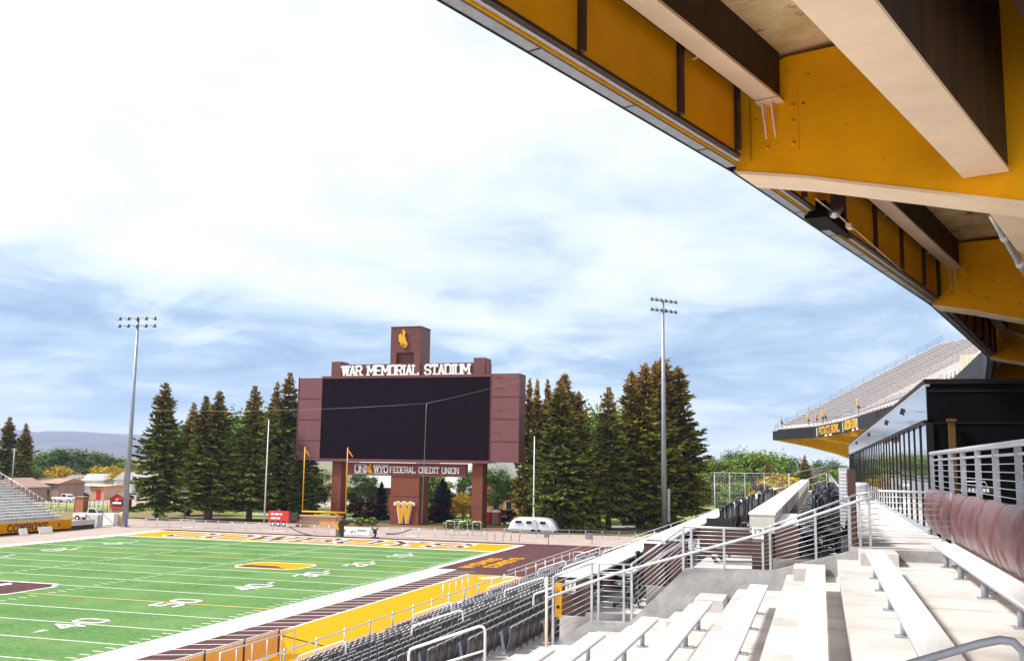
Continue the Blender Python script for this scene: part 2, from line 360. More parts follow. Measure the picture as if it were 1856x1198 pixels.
for i, s in ((1, '10'), (2, '20'), (3, '30'), (4, '40'), (5, '50'), (6, '40'), (7, '30')):
    y = -i * 10 * YD
    for side in (0, 1):
        for dy, ch in ((1, s[0]), (-1, s[1])):
            if side == 0:   # near side: read from the near stand, tops towards midfield; "10" runs in -Y direction
                x0, xd, yd_ = -8.5, (0, 1, 0), (-1, 0, 0)
                yy = y - 1.62 if dy == 1 else y + .38
                text(b, ch, (-6.3, yy, .008), xd, yd_, 1.83, 1.22, .30, .004, False); text(k_, ch, (-6.3, yy, .004), xd, yd_, 1.83, 1.22, .46, .003, False)
            else:
                yy = y + 1.62 if dy == 1 else y - .38
                text(b, ch, (-42.4, yy, .008), (0, -1, 0), (1, 0, 0), 1.83, 1.22, .30, .004, False); text(k_, ch, (-42.4, yy, .004), (0, -1, 0), (1, 0, 0), 1.83, 1.22, .46, .003, False)
        if i != 5:
            sg = 1 if i < 5 else -1; xx = -7.3 if side == 0 else -41.4
            b.face([(xx - .25, y + sg * 2.5, .012), (xx + .25, y + sg * 2.5, .012), (xx, y + sg * 3.5, .012)] if sg > 0 else [(xx + .25, y - 2.5, .012), (xx - .25, y - 2.5, .012), (xx, y - 3.5, .012)])
struct(k_, 'yard_number_outlines', m_bturf); struct(b, 'yard_numbers', m_line)
b = B(); k_ = B()
for s_, th, bb, z in (('COWBOYS', 1.5, b, .010), ('COWBOYS', .85, k_, .014)):
    text(bb, s_, (-43.8, 2.0, z), (1, 0, 0), (0, 1, 0), 5.6, 38.6, th, .004, True, .42)
struct(b, 'end_zone_letter_outlines', m_line); struct(k_, 'end_zone_letters', m_bturf)
# midfield and 25-yard logos
def logo(name, cx, cy, hx, hy, inner):
    b = B()
    oct_ = lambda sx, sy, z: [(cx - sx, cy - sy * .6, z), (cx - sx, cy + sy * .6, z), (cx - sx * .75, cy + sy, z), (cx + sx * .75, cy + sy, z), (cx + sx, cy + sy * .6, z), (cx + sx, cy - sy * .6, z), (cx + sx * .75, cy - sy, z), (cx - sx * .75, cy - sy, z)][::-1]
    b.face(oct_(hx, hy, .013)); struct(b, name + '_outline', m_line)
    b = B(); b.face(oct_(hx * .94, hy * .9, .017)); struct(b, name, inner)
    return oct_
logo('midfield_logo', -24.4, -44.6, 4.2, 3.8, m_bturf)
b = B(); horse(b, (-26.3, -47.4, .021), (1, 0, 0), (0, 1, 0), 5.6, .004); struct(b, 'midfield_horse_mark', m_line)
logo('conference_logo', -13.5, -22.6, 3.3, 2.7, m_gold)
b = B(); b.face([(-16.2, -24.6, .022), (-11.4, -24.6, .022), (-13.2, -23.0, .022), (-16.4, -23.0, .022)]); struct(b, 'conference_logo_bar', m_bturf)
# near sideline apron: gold walk, diagonal pinstripes, gold words, dots
sheet('gold_walk', m_gold, 4.75, -110, 13.6, -21.5, 0)
b = B()
b.grid([[(4.6, -110, .004), (4.78, -110, .004)], [(4.6, -21.5, .004), (4.78, -21.5, .004)]], False)
for i in range(60):
    y = -106 + i * 1.5
    if y > -20: break
    b.face([(2.55, y, .004), (2.55, y - .14, .004), (4.6, y + .9 - .14, .004), (4.6, y + .9, .004)])
b.face([(6.3, -23.6, .006), (7.0, -24.6, .006), (9.2, -21.5, .006), (8.3, -21.5, .006)][::1])
for i in range(34):
    y = -17.5 + i * .85; b.grid([[(6.9, y, .004), (7.15, y, .004)], [(6.9, y + .28, .004), (7.15, y + .28, .004)]], False)
struct(b, 'sideline_stripes', m_line)
b = B()
for i in range(34):
    y = -17.2 + i * .85; b.grid([[(8.1, y, .004), (8.35, y, .004)], [(8.1, y + .28, .004), (8.35, y + .28, .004)]], False)
text(b, 'WYOMING', (3.2, -16.8, 0), (0, 1, 0), (-1, 0, 0), 1.1, 9.5, .3, .004, False); text(b, 'COWBOYS', (5.1, -15.5, 0), (0, 1, 0), (-1, 0, 0), 1.1, 9.5, .3, .004, False)
struct(b, 'sideline_words', m_gold)
# hills on the horizon
b = B(); rows = []
for j in range(9):
    row = []
    for i in range(121):
        x = -9500 + i * 110; t = j / 8
        ridge = 212 + (x + 5700) * -.042 if x < -3500 else 120 + 20 * math.sin(x / 900)
        ridge = ridge if x < -3300 else ridge * max(.12, 1 - (x + 3300) / 1500)
        ridge += (16 if x < -3000 else 5) * math.sin(x / 420) + 9 * math.sin(x / 170 + 1)
        hgt = -12 + (ridge) * (math.sin(min(1, t * 1.25) * math.pi / 2) ** 1.3) + (14 * math.sin(x / 260 + j * 1.7) + 7 * math.sin(x / 90 + j * 2.1)) * (1 if 0 < j < 7 else 0)
        row.append((x, 3600 + t * 3200 + 120 * math.sin(x / 500), hgt if j < 8 else -20))
    rows.append(row)
b.grid(rows, True); struct(b, 'hills', m_hill)
# ================================================================== SCOREBOARD
SY = 36.0
sb = thing('scoreboard', (-26.5, SY, 0), 'huge brown scoreboard with a blank black screen on three tiled legs beyond the end zone', 'scoreboard')
b = B(); b.box(-45.3, SY, 9.5, -41.15, SY + 3.3, 22.5); b.box(-12.95, SY, 9.6, -8.45, SY + 3.3, 22.8)
b.box(-41.15, SY + .25, 9.5, -12.95, SY + 3.3, 22.6); b.build('cabinet', m_spanel, sb)
b = B(); b.box(-41.1, SY - .02, 9.85, -13.0, SY + .24, 22.35); b.build('screen', m_led, sb)
b = B()
for z in (12.6, 15.9, 19.2):
    b.box(-45.35, SY - .05, z, -41.2, SY + .02, z + .10); b.box(-12.9, SY - .05, z + .1, -8.42, SY + .02, z + .2); b.box(-8.45, SY, z + .1, -8.39, SY + 3.3, z + .2)
for z in (13.9, 17.3, 20.6, 22.2): b.box(-12.3, SY - .04, z, -11.2, SY + .02, z + .05)
b.box(-41.15, SY - .07, 22.36, -12.95, SY + .02, 22.75); b.box(-41.15, SY - .07, 9.4, -12.95, SY + .02, 9.84)
for x in (-45.36, -41.2, -12.98, -8.5): b.box(x, SY - .06, 9.42, x + .1, SY + .03, 22.78)
b.build('trim', m_sbrown, sb)
m_seam = mat('module_seam', (.022, .014, .020), .9, var=0, spec=.05)
for i in range(1, 9): B().box(-41.1 + 28.1 * i / 9 - .012, SY - .026, 9.85, -41.1 + 28.1 * i / 9 + .012, SY - .021, 22.35).build('module_seam', m_seam, sb)
for i in range(1, 5): B().box(-41.1, SY - .032, 9.85 + 2.5 * i - .012, -13.0, SY - .027, 9.85 + 2.5 * i + .012).build('module_seam', m_seam, sb)
b = B(); b.box(-39.5, SY + .6, 22.62, -13.6, SY + 2.2, 24.6); b.box(-39.9, SY + .5, 22.6, -38.2, SY + 3.2, 25.1); b.box(-15.9, SY + .5, 22.6, -14.1, SY + 3.4, 25.3)
b.build('header', m_sbrown, sb)
b = B(); x0, x1 = -29.7, -24.7
b.box(x0, SY + .4, 22.62, x0 + 1.0, SY + 4.4, 30.35); b.box(x1 - 1.0, SY + .4, 22.62, x1, SY + 4.4, 30.35); b.box(x0 + 1.0, SY + .4, 26.3, x1 - 1.0, SY + 4.4, 30.35); b.box(x0 + 1.0, SY + 1.1, 22.62, x1 - 1.0, SY + 4.4, 26.3)
for z in [24 + .42 * i for i in range(15)]:
    b.box(x0 - .03, SY + .37, z, x1 + .03, SY + .41, z + .035) if z > 26.4 else None
b.box(x0 - .06, SY + .33, 30.3, x1 + .06, SY + 4.46, 30.42)
tw = b.build('tower', m_sbrown, sb)
b = B(); horse(b, (-28.35, SY + .38, 27.0), (1, 0, 0), (0, 0, 1), 2.95, .22); b.build('horse_emblem', m_goldp, sb)
words('WAR MEMORIAL STADIUM', (-37.9, SY + .55, 22.82), (1, 0, 0), (0, 0, 1), 1.5, 21.3, .29, .16, .3, .75, m_white, sb, 'lettering')
b = B(); b.box(-36.9, SY + .6, 7.35, -16.8, SY + 1.4, 9.3); b.build('sponsor_banner', mat('maroon_panel', (.21, .055, .058), .55, spec=.3), sb)
words('UNI', (-35.15, SY + .56, 7.85), (1, 0, 0), (0, 0, 1), .92, 2.0, .17, .06, .26, .5, m_white, sb, 'sponsor_lettering'); words('WYO', (-31.9, SY + .56, 7.85), (1, 0, 0), (0, 0, 1), .92, 2.3, .17, .06, .26, .5, m_white, sb, 'sponsor_lettering')
words('FEDERAL CREDIT UNION', (-29.2, SY + .56, 7.85), (1, 0, 0), (0, 0, 1), .85, 11.2, .13, .06, .3, .6, m_white, sb, 'sponsor_lettering'); b = B()
b.box(-35.3, SY + .54, 8.95, -33.2, SY + .6, 9.02); b.box(-32.1, SY + .54, 8.95, -29.5, SY + .6, 9.02); b.box(-35.3, SY + .54, 7.6, -33.2, SY + .6, 7.68); b.box(-32.1, SY + .54, 7.6, -29.5, SY + .6, 7.68)
b.build('sponsor_underline', m_white, sb)
b = B(); horse(b, (-33.1, SY + .54, 7.45), (1, 0, 0), (0, 0, 1), 1.75, .1); b.build('horse_emblem', m_goldp, sb)
for (x0, x1, y1, z1) in ((-39.2, -37.6, 2.2, 9.5), (-29.1, -24.4, 3.8, 7.36), (-15.9, -14.2, 2.2, 9.6)):
    b = B(); b.box(x0, SY + .7, 0, x1, SY + .7 + y1, z1)
    z = .35
    while z < z1: b.box(x0 - .012, SY + .688, z, x1 + .012, SY + .712 + y1, z + .03); z += .42
    lg = b.build('leg', m_brick, sb)
    B().box(x0 - .05, SY + .65, 3.0 if y1 < 3 else 4.3, x1 + .05, SY + .75 + y1, 3.12 if y1 < 3 else 4.45).build('band', m_spanel, lg)
b = B(); text(b, 'W', (-27.75, SY + .69, .45), (1, 0, 0), (0, 0, 1), 2.85, 2.1, .60, .16, True); b.build('letter_outline', m_white, sb)
b = B(); text(b, 'W', (-27.7, SY + .52, .55), (1, 0, 0), (0, 0, 1), 2.65, 2.0, .40, .1, True); b.build('letter', m_goldp, sb)
b = B(); j1 = at(773, 731, 'y', 12); k1 = at(764, 955, 'y', 12)
e1 = at(240, 735, 'y', 12.8); e1 = Vector((-58.5, 12.8, 16.2)); e2 = Vector((12.2, 40, 29))
def sag(p, q, s, n=10): return [p.lerp(q, i / n) - Vector((0, 0, s * 4 * (i / n) * (1 - i / n))) for i in range(n + 1)]
b.tube(sag(j1, e1, .5), .010, 4); b.tube(sag(j1, e2, .8), .010, 4); b.tube(sag(j1, k1, -.05), .022, 4)
tag(b.build('camera_cable', m_galvd), 'thin grey overhead cables meeting in a Y in front of the black screen', 'cable')
# ------------------------------------------------------------------ goal post
gp = thing('goal_post', (-23.9, 9.4, 0), 'yellow goal post with a brown padded base in front of the scoreboard', 'goal post')
b = B(); b.tube([(-24.3, 10.9, 0), (-24.3, 10.9, 2.1), (-24.5, 10.6, 2.7), (-24.9, 10.0, 3.0), (-25.6, 9.5, 3.1)], .1, 8); b.build('neck', m_goldp, gp)
b = B(); b.tube([(-28.95, 9.4, 3.1), (-22.8, 9.4, 3.1)], .1, 8); b.build('crossbar', m_goldp, gp)
for x in (-28.9, -22.85):
    u = B().tube([(x, 9.4, 3.15), (x, 9.4, 11.2)], .065, 8).build('upright', m_goldp, gp)
    B().grid([[(x, 9.4, 11.0), (x + .02, 9.4, 10.75)], [(x + .35, 9.35, 10.7), (x + .3, 9.35, 10.45)], [(x + .75, 9.4, 10.1), (x + .7, 9.4, 9.95)]]).build('ribbon', mat('orange_ribbon', (.75, .16, .03), .7), u)
b = B(); b.lathe((-24.3, 10.9, 0), [(.52, 0), (.52, 1.95), (.3, 2.05)], 14); pd = b.build('base_pad', m_dbrown, gp)
b = B(); horse(b, (-24.75, 10.36, .75), (1, 0, 0), (0, 0, 1), 1.15, .02); b.build('horse_emblem', m_goldp, pd)
# ------------------------------------------------------------------ floodlight masts
def mast(loc, H, r0, r1, hb, barang, label, nl, sep_):
    t = thing('floodlight_mast', loc, label, 'floodlight mast', 'floodlight masts round the field')
    x, y, z = loc
    p = B().tube([(x, y, 0), (x, y, H * .5), (x, y, H)], r0, 10, r1).build('pole', m_pole, t)
    B().box(x - r0 - .1, y - r0 - .1, 0, x + r0 + .1, y + r0 + .1, .12).build('base_plate', m_galvd, p)
    if r0 > .4: B().box(x + .5, y - .15, 1.5, x + .85, y + .15, 6.2).build('conduit_box', m_pole, p)
    dx, dy = math.cos(R_(barang)), math.sin(R_(barang)); nx, ny = -dy, dx
    for zz in (H, H - sep_):
        a = B().bar((x - dx * hb, y - dy * hb, zz), (x + dx * hb, y + dy * hb, zz), .1, .1).build('crossarm', m_galvd, t)
        for i in range(nl):
            s = -hb + 2 * hb * i / (nl - 1); cx, cy = x + dx * s, y + dy * s
            l = B(); side = -1
            q = Vector((cx + nx * side * .25, cy + ny * side * .25, zz - .12))
            l.lathe((q.x, q.y, q.z - .16), [(.30, 0), (.27, .12), (.12, .30), (.09, .44)], 8)
            l.bar((cx, cy, zz), q, .05, .05)
            l.build('lamp', m_blackp, a)
            B().tube([(cx, cy, zz), (cx, cy, zz + .38)], .07, 5).build('ballast', m_galvd, a)
    return t
mast((-58.3, 12.8, 0), 29.2, .38, .17, 2.7, 8, 'tall grey floodlight mast left of the spruces with two level rows of lamps', 5, 1.05)
mast((12.35, 40, 0), 33.7, .42, .20, 2.3, 50, 'tall grey floodlight mast in front of the rightmost spruces with slanting lamp rows', 6, 1.5)
for (u, v, vt, l) in ((478.5, 950, 762, 'slim white flagpole left of the scoreboard'), (967, 950, 793, 'slim white flagpole right of the scoreboard')):
    p = at(u, v, 'y', 30); q = at(u, vt, 'y', 30)
    t = thing('flagpole', (p.x, 30, 0), l, 'flagpole', 'white flagpoles beside the scoreboard')
    B().tube([(p.x, 30, 0), (p.x, 30, q.z)], .14, 8, .06).build('pole', m_white, t)
    B().lathe((p.x, 30, q.z), [(.02, 0), (.12, .1), (.02, .2)], 8).build('finial', m_white, t)
# ------------------------------------------------------------------ end-zone fences, banner, tables, signs
def fence(name, p, q, H, n, label, rails=(1.0,), pick=.16, mt=m_galvd, r=.035, wires=True):
    p, q = Vector(p), Vector(q); t = thing(name, tuple(p), label, 'fence')
    b = B()
    for f in rails: b.tube([p + Vector((0, 0, H * f)), q + Vector((0, 0, H * f))], r * .8, 5)
    b.build('rail', mt, t)
    if pick:
        L_ = (q - p).length; k = int(L_ / pick); b = B()
        for i in range(k + 1):
            a = p.lerp(q, i / k); b.bar(a + Vector((0, 0, .08)), a + Vector((0, 0, H - .03)), .016, .016)
        b.build('mesh_panel', mt, t)
    for i in range(n + 1):
        a = p.lerp(q, i / n); B().tube([a, a + Vector((0, 0, H))], r, 6).build('post', mt, t)
    return t
fence('barrier_fence', (-57, 15.5, 0), (-42.5, 14.5, 0), 1.15, 7, 'low grey picket fence behind the end zone, left stretch by the mast', (1.0, .1), .22, m_galv)
fence('barrier_fence', (-42.2, 14.4, 0), (-27.5, 14, 0), 1.15, 7, 'low grey picket fence behind the end zone, stretch ending at the white banner', (1.0, .1), .22, m_galv)
fence('barrier_fence', (-21.5, 14, 0), (-6.5, 15.5, 0), 1.15, 7, 'low grey picket fence behind the end zone, right of the white banner', (1.0, .1), .22, m_galv)
fence('barrier_fence', (-6.0, 22, 0), (11, 24.5, 0), 1.0, 8, 'low grey fence in front of the silver trailer', (1.0, .55), .5, m_galvd)
t = thing('advertising_banner', (-24.2, 14.6, 0), 'white advertising banner hung on the fence right of the goal post base', 'banner')
B().box(-26.6, 14.5, .05, -21.9, 14.56, 1.0).build('panel', m_white, t)
b = B(); b.lathe((-25.6, 14.49, .55), [(.02, -.02), (.28, -.01), (.28, 0)], 12, 'y'); b.build('round_emblem', mat('teal', (.25, .55, .5)), t)
b = B(); b.lathe((-24.5, 14.49, .5), [(.02, -.02), (.26, -.01), (.26, 0)], 12, 'y'); b.lathe((-24.0, 14.49, .5), [(.02, -.02), (.2, -.01), (.2, 0)], 12, 'y'); b.build('round_emblem', mat('pale_blue', (.55, .62, .75)), t)
b = B(); 
for i in range(9): b.box(-23.6 + i * .14, 14.47, .55, -23.5 + i * .14, 14.5, .70)
b.build('word_strip', m_grey, t)
def rack(name, x0, y0, x1, y1, H, n, label, cat, mt):
    t = thing(name, ((x0 + x1) / 2, (y0 + y1) / 2, 0), label, cat)
    B().tube([(x0, y0, H), (x1, y1, H)], .05, 6).build('top_rail', mt, t)
    for i in range(n):
        f = i / (n - 1); x, y = x0 + (x1 - x0) * f, y0 + (y1 - y0) * f
        B().tube([(x, y, 0), (x, y, H)], .045, 6).build('post', mt, t)
    return t
tb = rack('kicking_net_frame', -5.7, 14.0, -1.5, 14.0, 1.15, 5, 'dark metal frame standing on the concrete in front of the silver trailer', 'frame', m_grey)
for x in (-13.2, -11.4, -9.5):
    t = thing('hoop_frame', (x, 21, 0), {-13.2: 'leftmost of three grey hoop frames near the right leg of the scoreboard', -11.4: 'middle grey hoop frame near the right leg of the scoreboard', -9.5: 'rightmost of three grey hoop frames near the right leg of the scoreboard'}[x], 'frame')
    B().tube([(x - .6, 21, 0), (x - .6, 21, 1.7), (x - .5, 21, 1.8), (x + .5, 21, 1.8), (x + .6, 21, 1.7), (x + .6, 21, 0)], .05, 6).build('hoop', m_galv, t)
    B().box(x - .7, 20.7, 0, x + .7, 21.3, .05).build('base', m_galvd, t)
# red sponsor trailer left
t = thing('red_sign_trailer', (-40.2, 24, 0), 'red box sign with white writing lines on a trailer behind the end zone fence', 'sign')
B().box(-42.5, 24, .55, -39.2, 24.6, 2.2).build('panel', m_red, t); B().box(-39.2, 24.02, .9, -37.8, 24.5, 1.95).build('tank', m_dbrown, t)
b = B(); 
for r0, wds in ((1.62, (.5, .7, .4)), (1.05, (.8, .6))):
    x = -42.1
    for q in wds: b.box(x, 23.96, r0, x + q, 24.0, r0 + .28); x += q + .12
b.build('writing', m_white, t)
for x in (-41.8, -40.9, -40.0):
    wq = B().lathe((x, 24.0, .42), [(.38, 0), (.38, .2)], 12, 'y').build('wheel', m_rub, t); B().lathe((x, 23.97, .42), [(.2, 0), (.2, .1)], 10, 'y').build('rim', m_white, wq)
B().box(-42.6, 24.1, .38, -37.6, 24.5, .56).build('chassis', m_grey, t)
# orange low building pieces / bins
t = thing('equipment_shed', (-35.6, 25, 0), 'low orange sided equipment shed with a row of dark windows behind the goal post', 'shed')
B().box(-38.6, 25, 0, -32.2, 27, 1.45).build('wall', mat('orange_siding', (.62, .32, .13), .8), t); B().box(-38.8, 24.8, 1.45, -32.0, 27.2, 1.62).build('roof', m_tan, t)
for i in range(6): B().box(-37.6 + i * .48, 24.96, .45, -37.25 + i * .48, 25.02, 1.05).build('window', m_grey, t)
# blocking dummy
p = at(679, 975, 'z', 0)
t = thing('blocking_dummy', tuple(p), 'black padded blocking dummy on a flat base beside the white banner', 'training dummy')
B().box(p.x - .45, p.y - .35, 0, p.x + .45, p.y + .35, .12).build('base', m_blackp, t)
B().lathe((p.x, p.y, .12), [(.10, 0), (.22, .25), (.28, .6), (.15, .85), (.2, 1.0)], 10).build('body', m_blackp, t)
for s in (-1, 1): B().tube([(p.x, p.y, .85), (p.x + s * .3, p.y, 1.1), (p.x + s * .42, p.y - .05, 1.4)], .11, 8, .08).build('arm', m_blackp, t)
B().lathe((p.x, p.y - .28, .45), [(.02, -.02), (.12, 0), (.12, .02)], 10, 'y').build('target_patch', m_white, t)
for i, (u0, u1, s) in enumerate(((524, 575, 1), (700, 745, -1))):   # black folded net lying in a curve
    a = at(u0, 968, 'z', 0); c = at(u1, 972, 'z', 0)
    b = B(); pts = []
    for k in range(9):
        f = k / 8; q = a.lerp(c, f); q.z = .08 + .9 * ((1 - f) ** 2.2 if s > 0 else f ** 2.2); pts.append(q)
    b.tube(pts, .10, 6, .07); tag(b.build('folded_net', m_blackp), ('black folded net curling up left of the goal post base', 'black folded net curling up below the central scoreboard leg')[i], 'net')
# two recycling bins and the silver trailer
for i, (x, lb) in enumerate(((-15.6, 'left red roofed ticket cubicle by the right scoreboard leg'), (-14.0, 'right red roofed ticket cubicle with a dark front by the right scoreboard leg'))):
    t = thing('portable_toilet', (x, 43, 0), lb, 'portable toilet')
    b = B(); b.box(x - .62, 42.4, .1, x + .62, 43.6, 2.0); b.build('cabin', m_red, t)
    B().box(x - .45, 42.36, .25, x + .45, 42.42, 1.8).build('door', m_red if i == 0 else m_grey, t)
    B().lathe((x, 43, 2.0), [(.75, 0), (.72, .1), (.4, .3), (.1, .36)], 8).build('roof', m_white, t)
t = thing('silver_trailer', (-4.1, 29.5, 0), 'rounded silver travel trailer parked behind the low fence right of the scoreboard', 'trailer')
b = B(); prof = []
x0, x1 = -7.6, -.7
for i in range(17):
    f = i / 16; x = x0 + (x1 - x0) * f; e = min(1, math.sqrt(max(0.02, 1 - abs(2 * f - 1) ** 5)))
    ring = []
    for j in range(15):
        a_ = math.pi * j / 14; cx_ = math.copysign(abs(math.cos(a_)) ** .55, math.cos(a_)); sz_ = abs(math.sin(a_)) ** .6
        ring.append((x, 29.6 - 1.1 * cx_ * (.75 + .25 * e), .45 + 1.75 * sz_ * e))
    prof.append(ring)
b.grid(prof); b.face(prof[0]); b.face(prof[-1][::-1]); b.build('body', m_airs, t)
B().box(x0 + .3, 28.45, .35, x1 - .3, 30.6, .55).build('belly', m_galvd, t)
wn = B().box(-6.5, 28.38, 1.35, -5.6, 28.5, 1.75).build('window', m_cglass, t)
for x_ in (-4.9, -2.9): B().box(x_, 28.36, 1.3, x_ + .75, 28.5, 1.7).build('window', m_cglass, t)
B().box(-4.0, 28.38, .6, -3.4, 28.5, 1.95).build('door', m_galv, t)
for dx in (0, .75): B().lathe((-3.9 + dx, 28.42, .33), [(.32, 0), (.32, .2)], 12, 'y').build('wheel', m_rub, t)
B().bar((x0 + .2, 29.6, .45), (x0 - 1, 29.6, .4), .12, .1).build('hitch', m_grey, t)
for (u, v0, v1, lb, wdt) in ((994, 988, 962, 'small dark sign box on a post at the brown turf corner', .5), (1073, 985, 966, 'small grey cabinet on a post beside the front stand corner', .75)):
    p = at(u, v0, 'z', 0); q = at(u, v1, 'y', p.y); t = thing('post_sign', tuple(p), lb, 'sign')
    B().tube([p, (p.x, p.y, q.z)], .05, 6).build('post', m_galvd, t); B().box(p.x - wdt, p.y - .1, q.z - .75, p.x + .1, p.y + .1, q.z).build('board', m_grey, t)
# ================================================================== TREES
def spruce_mesh(seed, H=22, Rb=4.0, twin=False, bare=2.2, dens=1.0):
    rn = random.Random(seed); c = B()
    axes = [(0, 0, H, 1.0)] if not twin else [(-.6, 0, H, .85), (.9, .4, H * .95, .8)]
    for (ax, ay, h, rf) in axes:
        z = bare
        while z < h - .15:
            f = (z - bare) / (h - bare); R = Rb * rf * ((1 - f) ** .82) * (1.0 if f > .08 else .75) * (1 + .16 * math.sin(f * 13 + seed * 2.1) + .07 * math.sin(f * 31 + seed)) + .22
            nb = max(6, int((9 + 6 * (1 - f)) * dens))
            ph = rn.random() * 6.28
            for k in range(nb):
                if rn.random() < .12 and z < h * .8: continue
                a = ph + 6.283 * k / nb + rn.uniform(-.3, .3); Lr = R * rn.uniform(.62, 1.16)
                if rn.random() < .08: Lr *= 1.18
                zz = z + rn.uniform(-.35, .35); d = Vector((math.cos(a), math.sin(a), 0)); sd_ = Vector((-d.y, d.x, 0))
                droop = (.42 - .75 * f) * Lr; n = max(2, int(Lr / .36))
                for i in range(n):
                    t0 = (i + .1) / n; t1 = min(1.06, (i + 1.55) / n)
                    if i == 0 and n > 4: continue
                    def P(t): return Vector((ax, ay, zz)) + d * (Lr * t) + Vector((0, 0, -droop * t + .30 * Lr * max(0, t - .55) ** 1.5 * 1.6))
                    p0, p1 = P(t0), P(t1); wd_ = (.20 + .36 * (1 - abs(t0 - .45))) * min(1, Lr / 2.2 + .22) * rn.uniform(.7, 1.3)
                    if rn.random() < .10: continue
                    for sgn in (-2, -1, 0, 1, 2):
                        off = sd_ * (sgn * wd_ * rn.uniform(.3, .75)) + Vector((0, 0, -abs(sgn) * .12 + rn.uniform(-.1, .1)))
                        tip = p1 + off * 1.25 + Vector((0, 0, rn.uniform(-.18, .12))); q = p0 + off * .25
                        hw = sd_ * wd_ * .20; dn = Vector((0, 0, -.48 * wd_ - .10))
                        c.face([q - hw, q + hw, tip + hw * .25, tip - hw * .25])
                        if sgn in (0,) or rn.random() < .45: c.face([q + dn, tip + dn * .4, tip, q])
            z += .62 * rn.uniform(.7, 1.3) * (.68 if f > .6 else 1)
        for k in range(8):
            a = rn.random() * 6.28; q = Vector((ax, ay, h - .5)); c.face([q + Vector((math.cos(a) * .1, math.sin(a) * .1, -.4)), q + Vector((math.cos(a) * .28, math.sin(a) * .28, .1)), q + Vector((0, 0, .75))])
    tr = B(); 
    for (ax, ay, h, rf) in axes: tr.tube([(ax * .1, ay * .1, -.3), (ax, ay, h * .4), (ax, ay, h * .97)], .42, 8, .04)
    for k in range(6):
        a = rn.random() * 6.28; z0 = rn.uniform(1.5, bare + .6); tr.tube([(0, 0, z0), (math.cos(a) * 1.6, math.sin(a) * 1.6, z0 + rn.uniform(-.3, .5))], .07, 4, .02)
    return c, tr
def crown_mesh(seed, H, R, n=34, leaf=.34, per=70, base=.25, ragged=.25, upright=False):
    rn = random.Random(seed); c = B(); tr = B(); cz = H * (base + (1 - base) / 2); hz = H * (1 - base) / 2
    tr.tube([(0, 0, -.3), (.1, .1, H * .3), (-.1, 0, H * .62)], .06 * R + .14, 7, .06)
    for k in range(n):
        while True:
            p = Vector((rn.uniform(-1, 1), rn.uniform(-1, 1), rn.uniform(-1, 1)))
            if .25 < p.length < 1: break
        if p.length < .6: p = p.normalized() * rn.uniform(.6, .95)
        q = Vector((p.x * R, p.y * R, cz + p.z * hz)); rr = R * rn.uniform(.22, .36)
        if k % 3 == 0: tr.tube([(0, 0, H * .3), (q.x * .5, q.y * .5, (H * .3 + q.z) / 2 + .2), tuple(q)], .09, 4, .02)
        for i in range(per):
            while True:
                o = Vector((rn.gauss(0, .55), rn.gauss(0, .55), rn.gauss(0, .6 if upright else .45)))
                if o.length < 1.5: break
            e = q + o * rr; s = leaf * rn.uniform(.6, 1.3)
            a = Vector((rn.uniform(-1, 1), rn.uniform(-1, 1), rn.uniform(-.6, .6))).normalized(); bb = a.cross(Vector((rn.uniform(-1, 1), rn.uniform(-1, 1), rn.uniform(-1, 1)))).normalized()
            c.face([e - a * s, e + bb * s * .55, e + a * s, e - bb * s * .5])
    return c, tr
def tree_proto(name, lab, cat, grp, meshes, mt):
    t = thing(name, (0, 0, 0), lab, cat, grp)
    meshes[0].build('crown', mt, t); meshes[1].build('trunk', m_bark, t); return t
G_SP = 'tall spruces behind the end zone'
protos = {}
def place(key, make, label, x, y, z, rz, sc):
    if key not in protos:
        t = make(); protos[key] = t; t.location = (x, y, z); t.rotation_euler = (0, 0, rz); t.scale = sc; t['label'] = label; return t
    return dup(protos[key], (x, y, z), rz, label, sc=sc)
sp = {'a': lambda: tree_proto('spruce_tree', '', 'spruce tree', G_SP, spruce_mesh(1, 22, 4.6, bare=2.4), m_spruce),
      'b': lambda: tree_proto('spruce_tree', '', 'spruce tree', G_SP, spruce_mesh(2, 22, 4.2, True, 3.0), m_spruce),
      'c': lambda: tree_proto('spruce_tree', '', 'spruce tree', G_SP, spruce_mesh(3, 22, 3.6, bare=2.6), m_spruce2),
      'e': lambda: tree_proto('spruce_tree', '', 'spruce tree', G_SP, spruce_mesh(6, 22, 4.0, bare=3.2, dens=.85), m_spruce),
      'f': lambda: tree_proto('spruce_tree', '', 'spruce tree', G_SP, spruce_mesh(7, 22, 4.6, bare=2.0, dens=.9), m_spruce2),
      'd': lambda: tree_proto('spruce_tree', '', 'spruce tree', G_SP, spruce_mesh(4, 22, 4.5, True, 2.8), m_spruce2)}
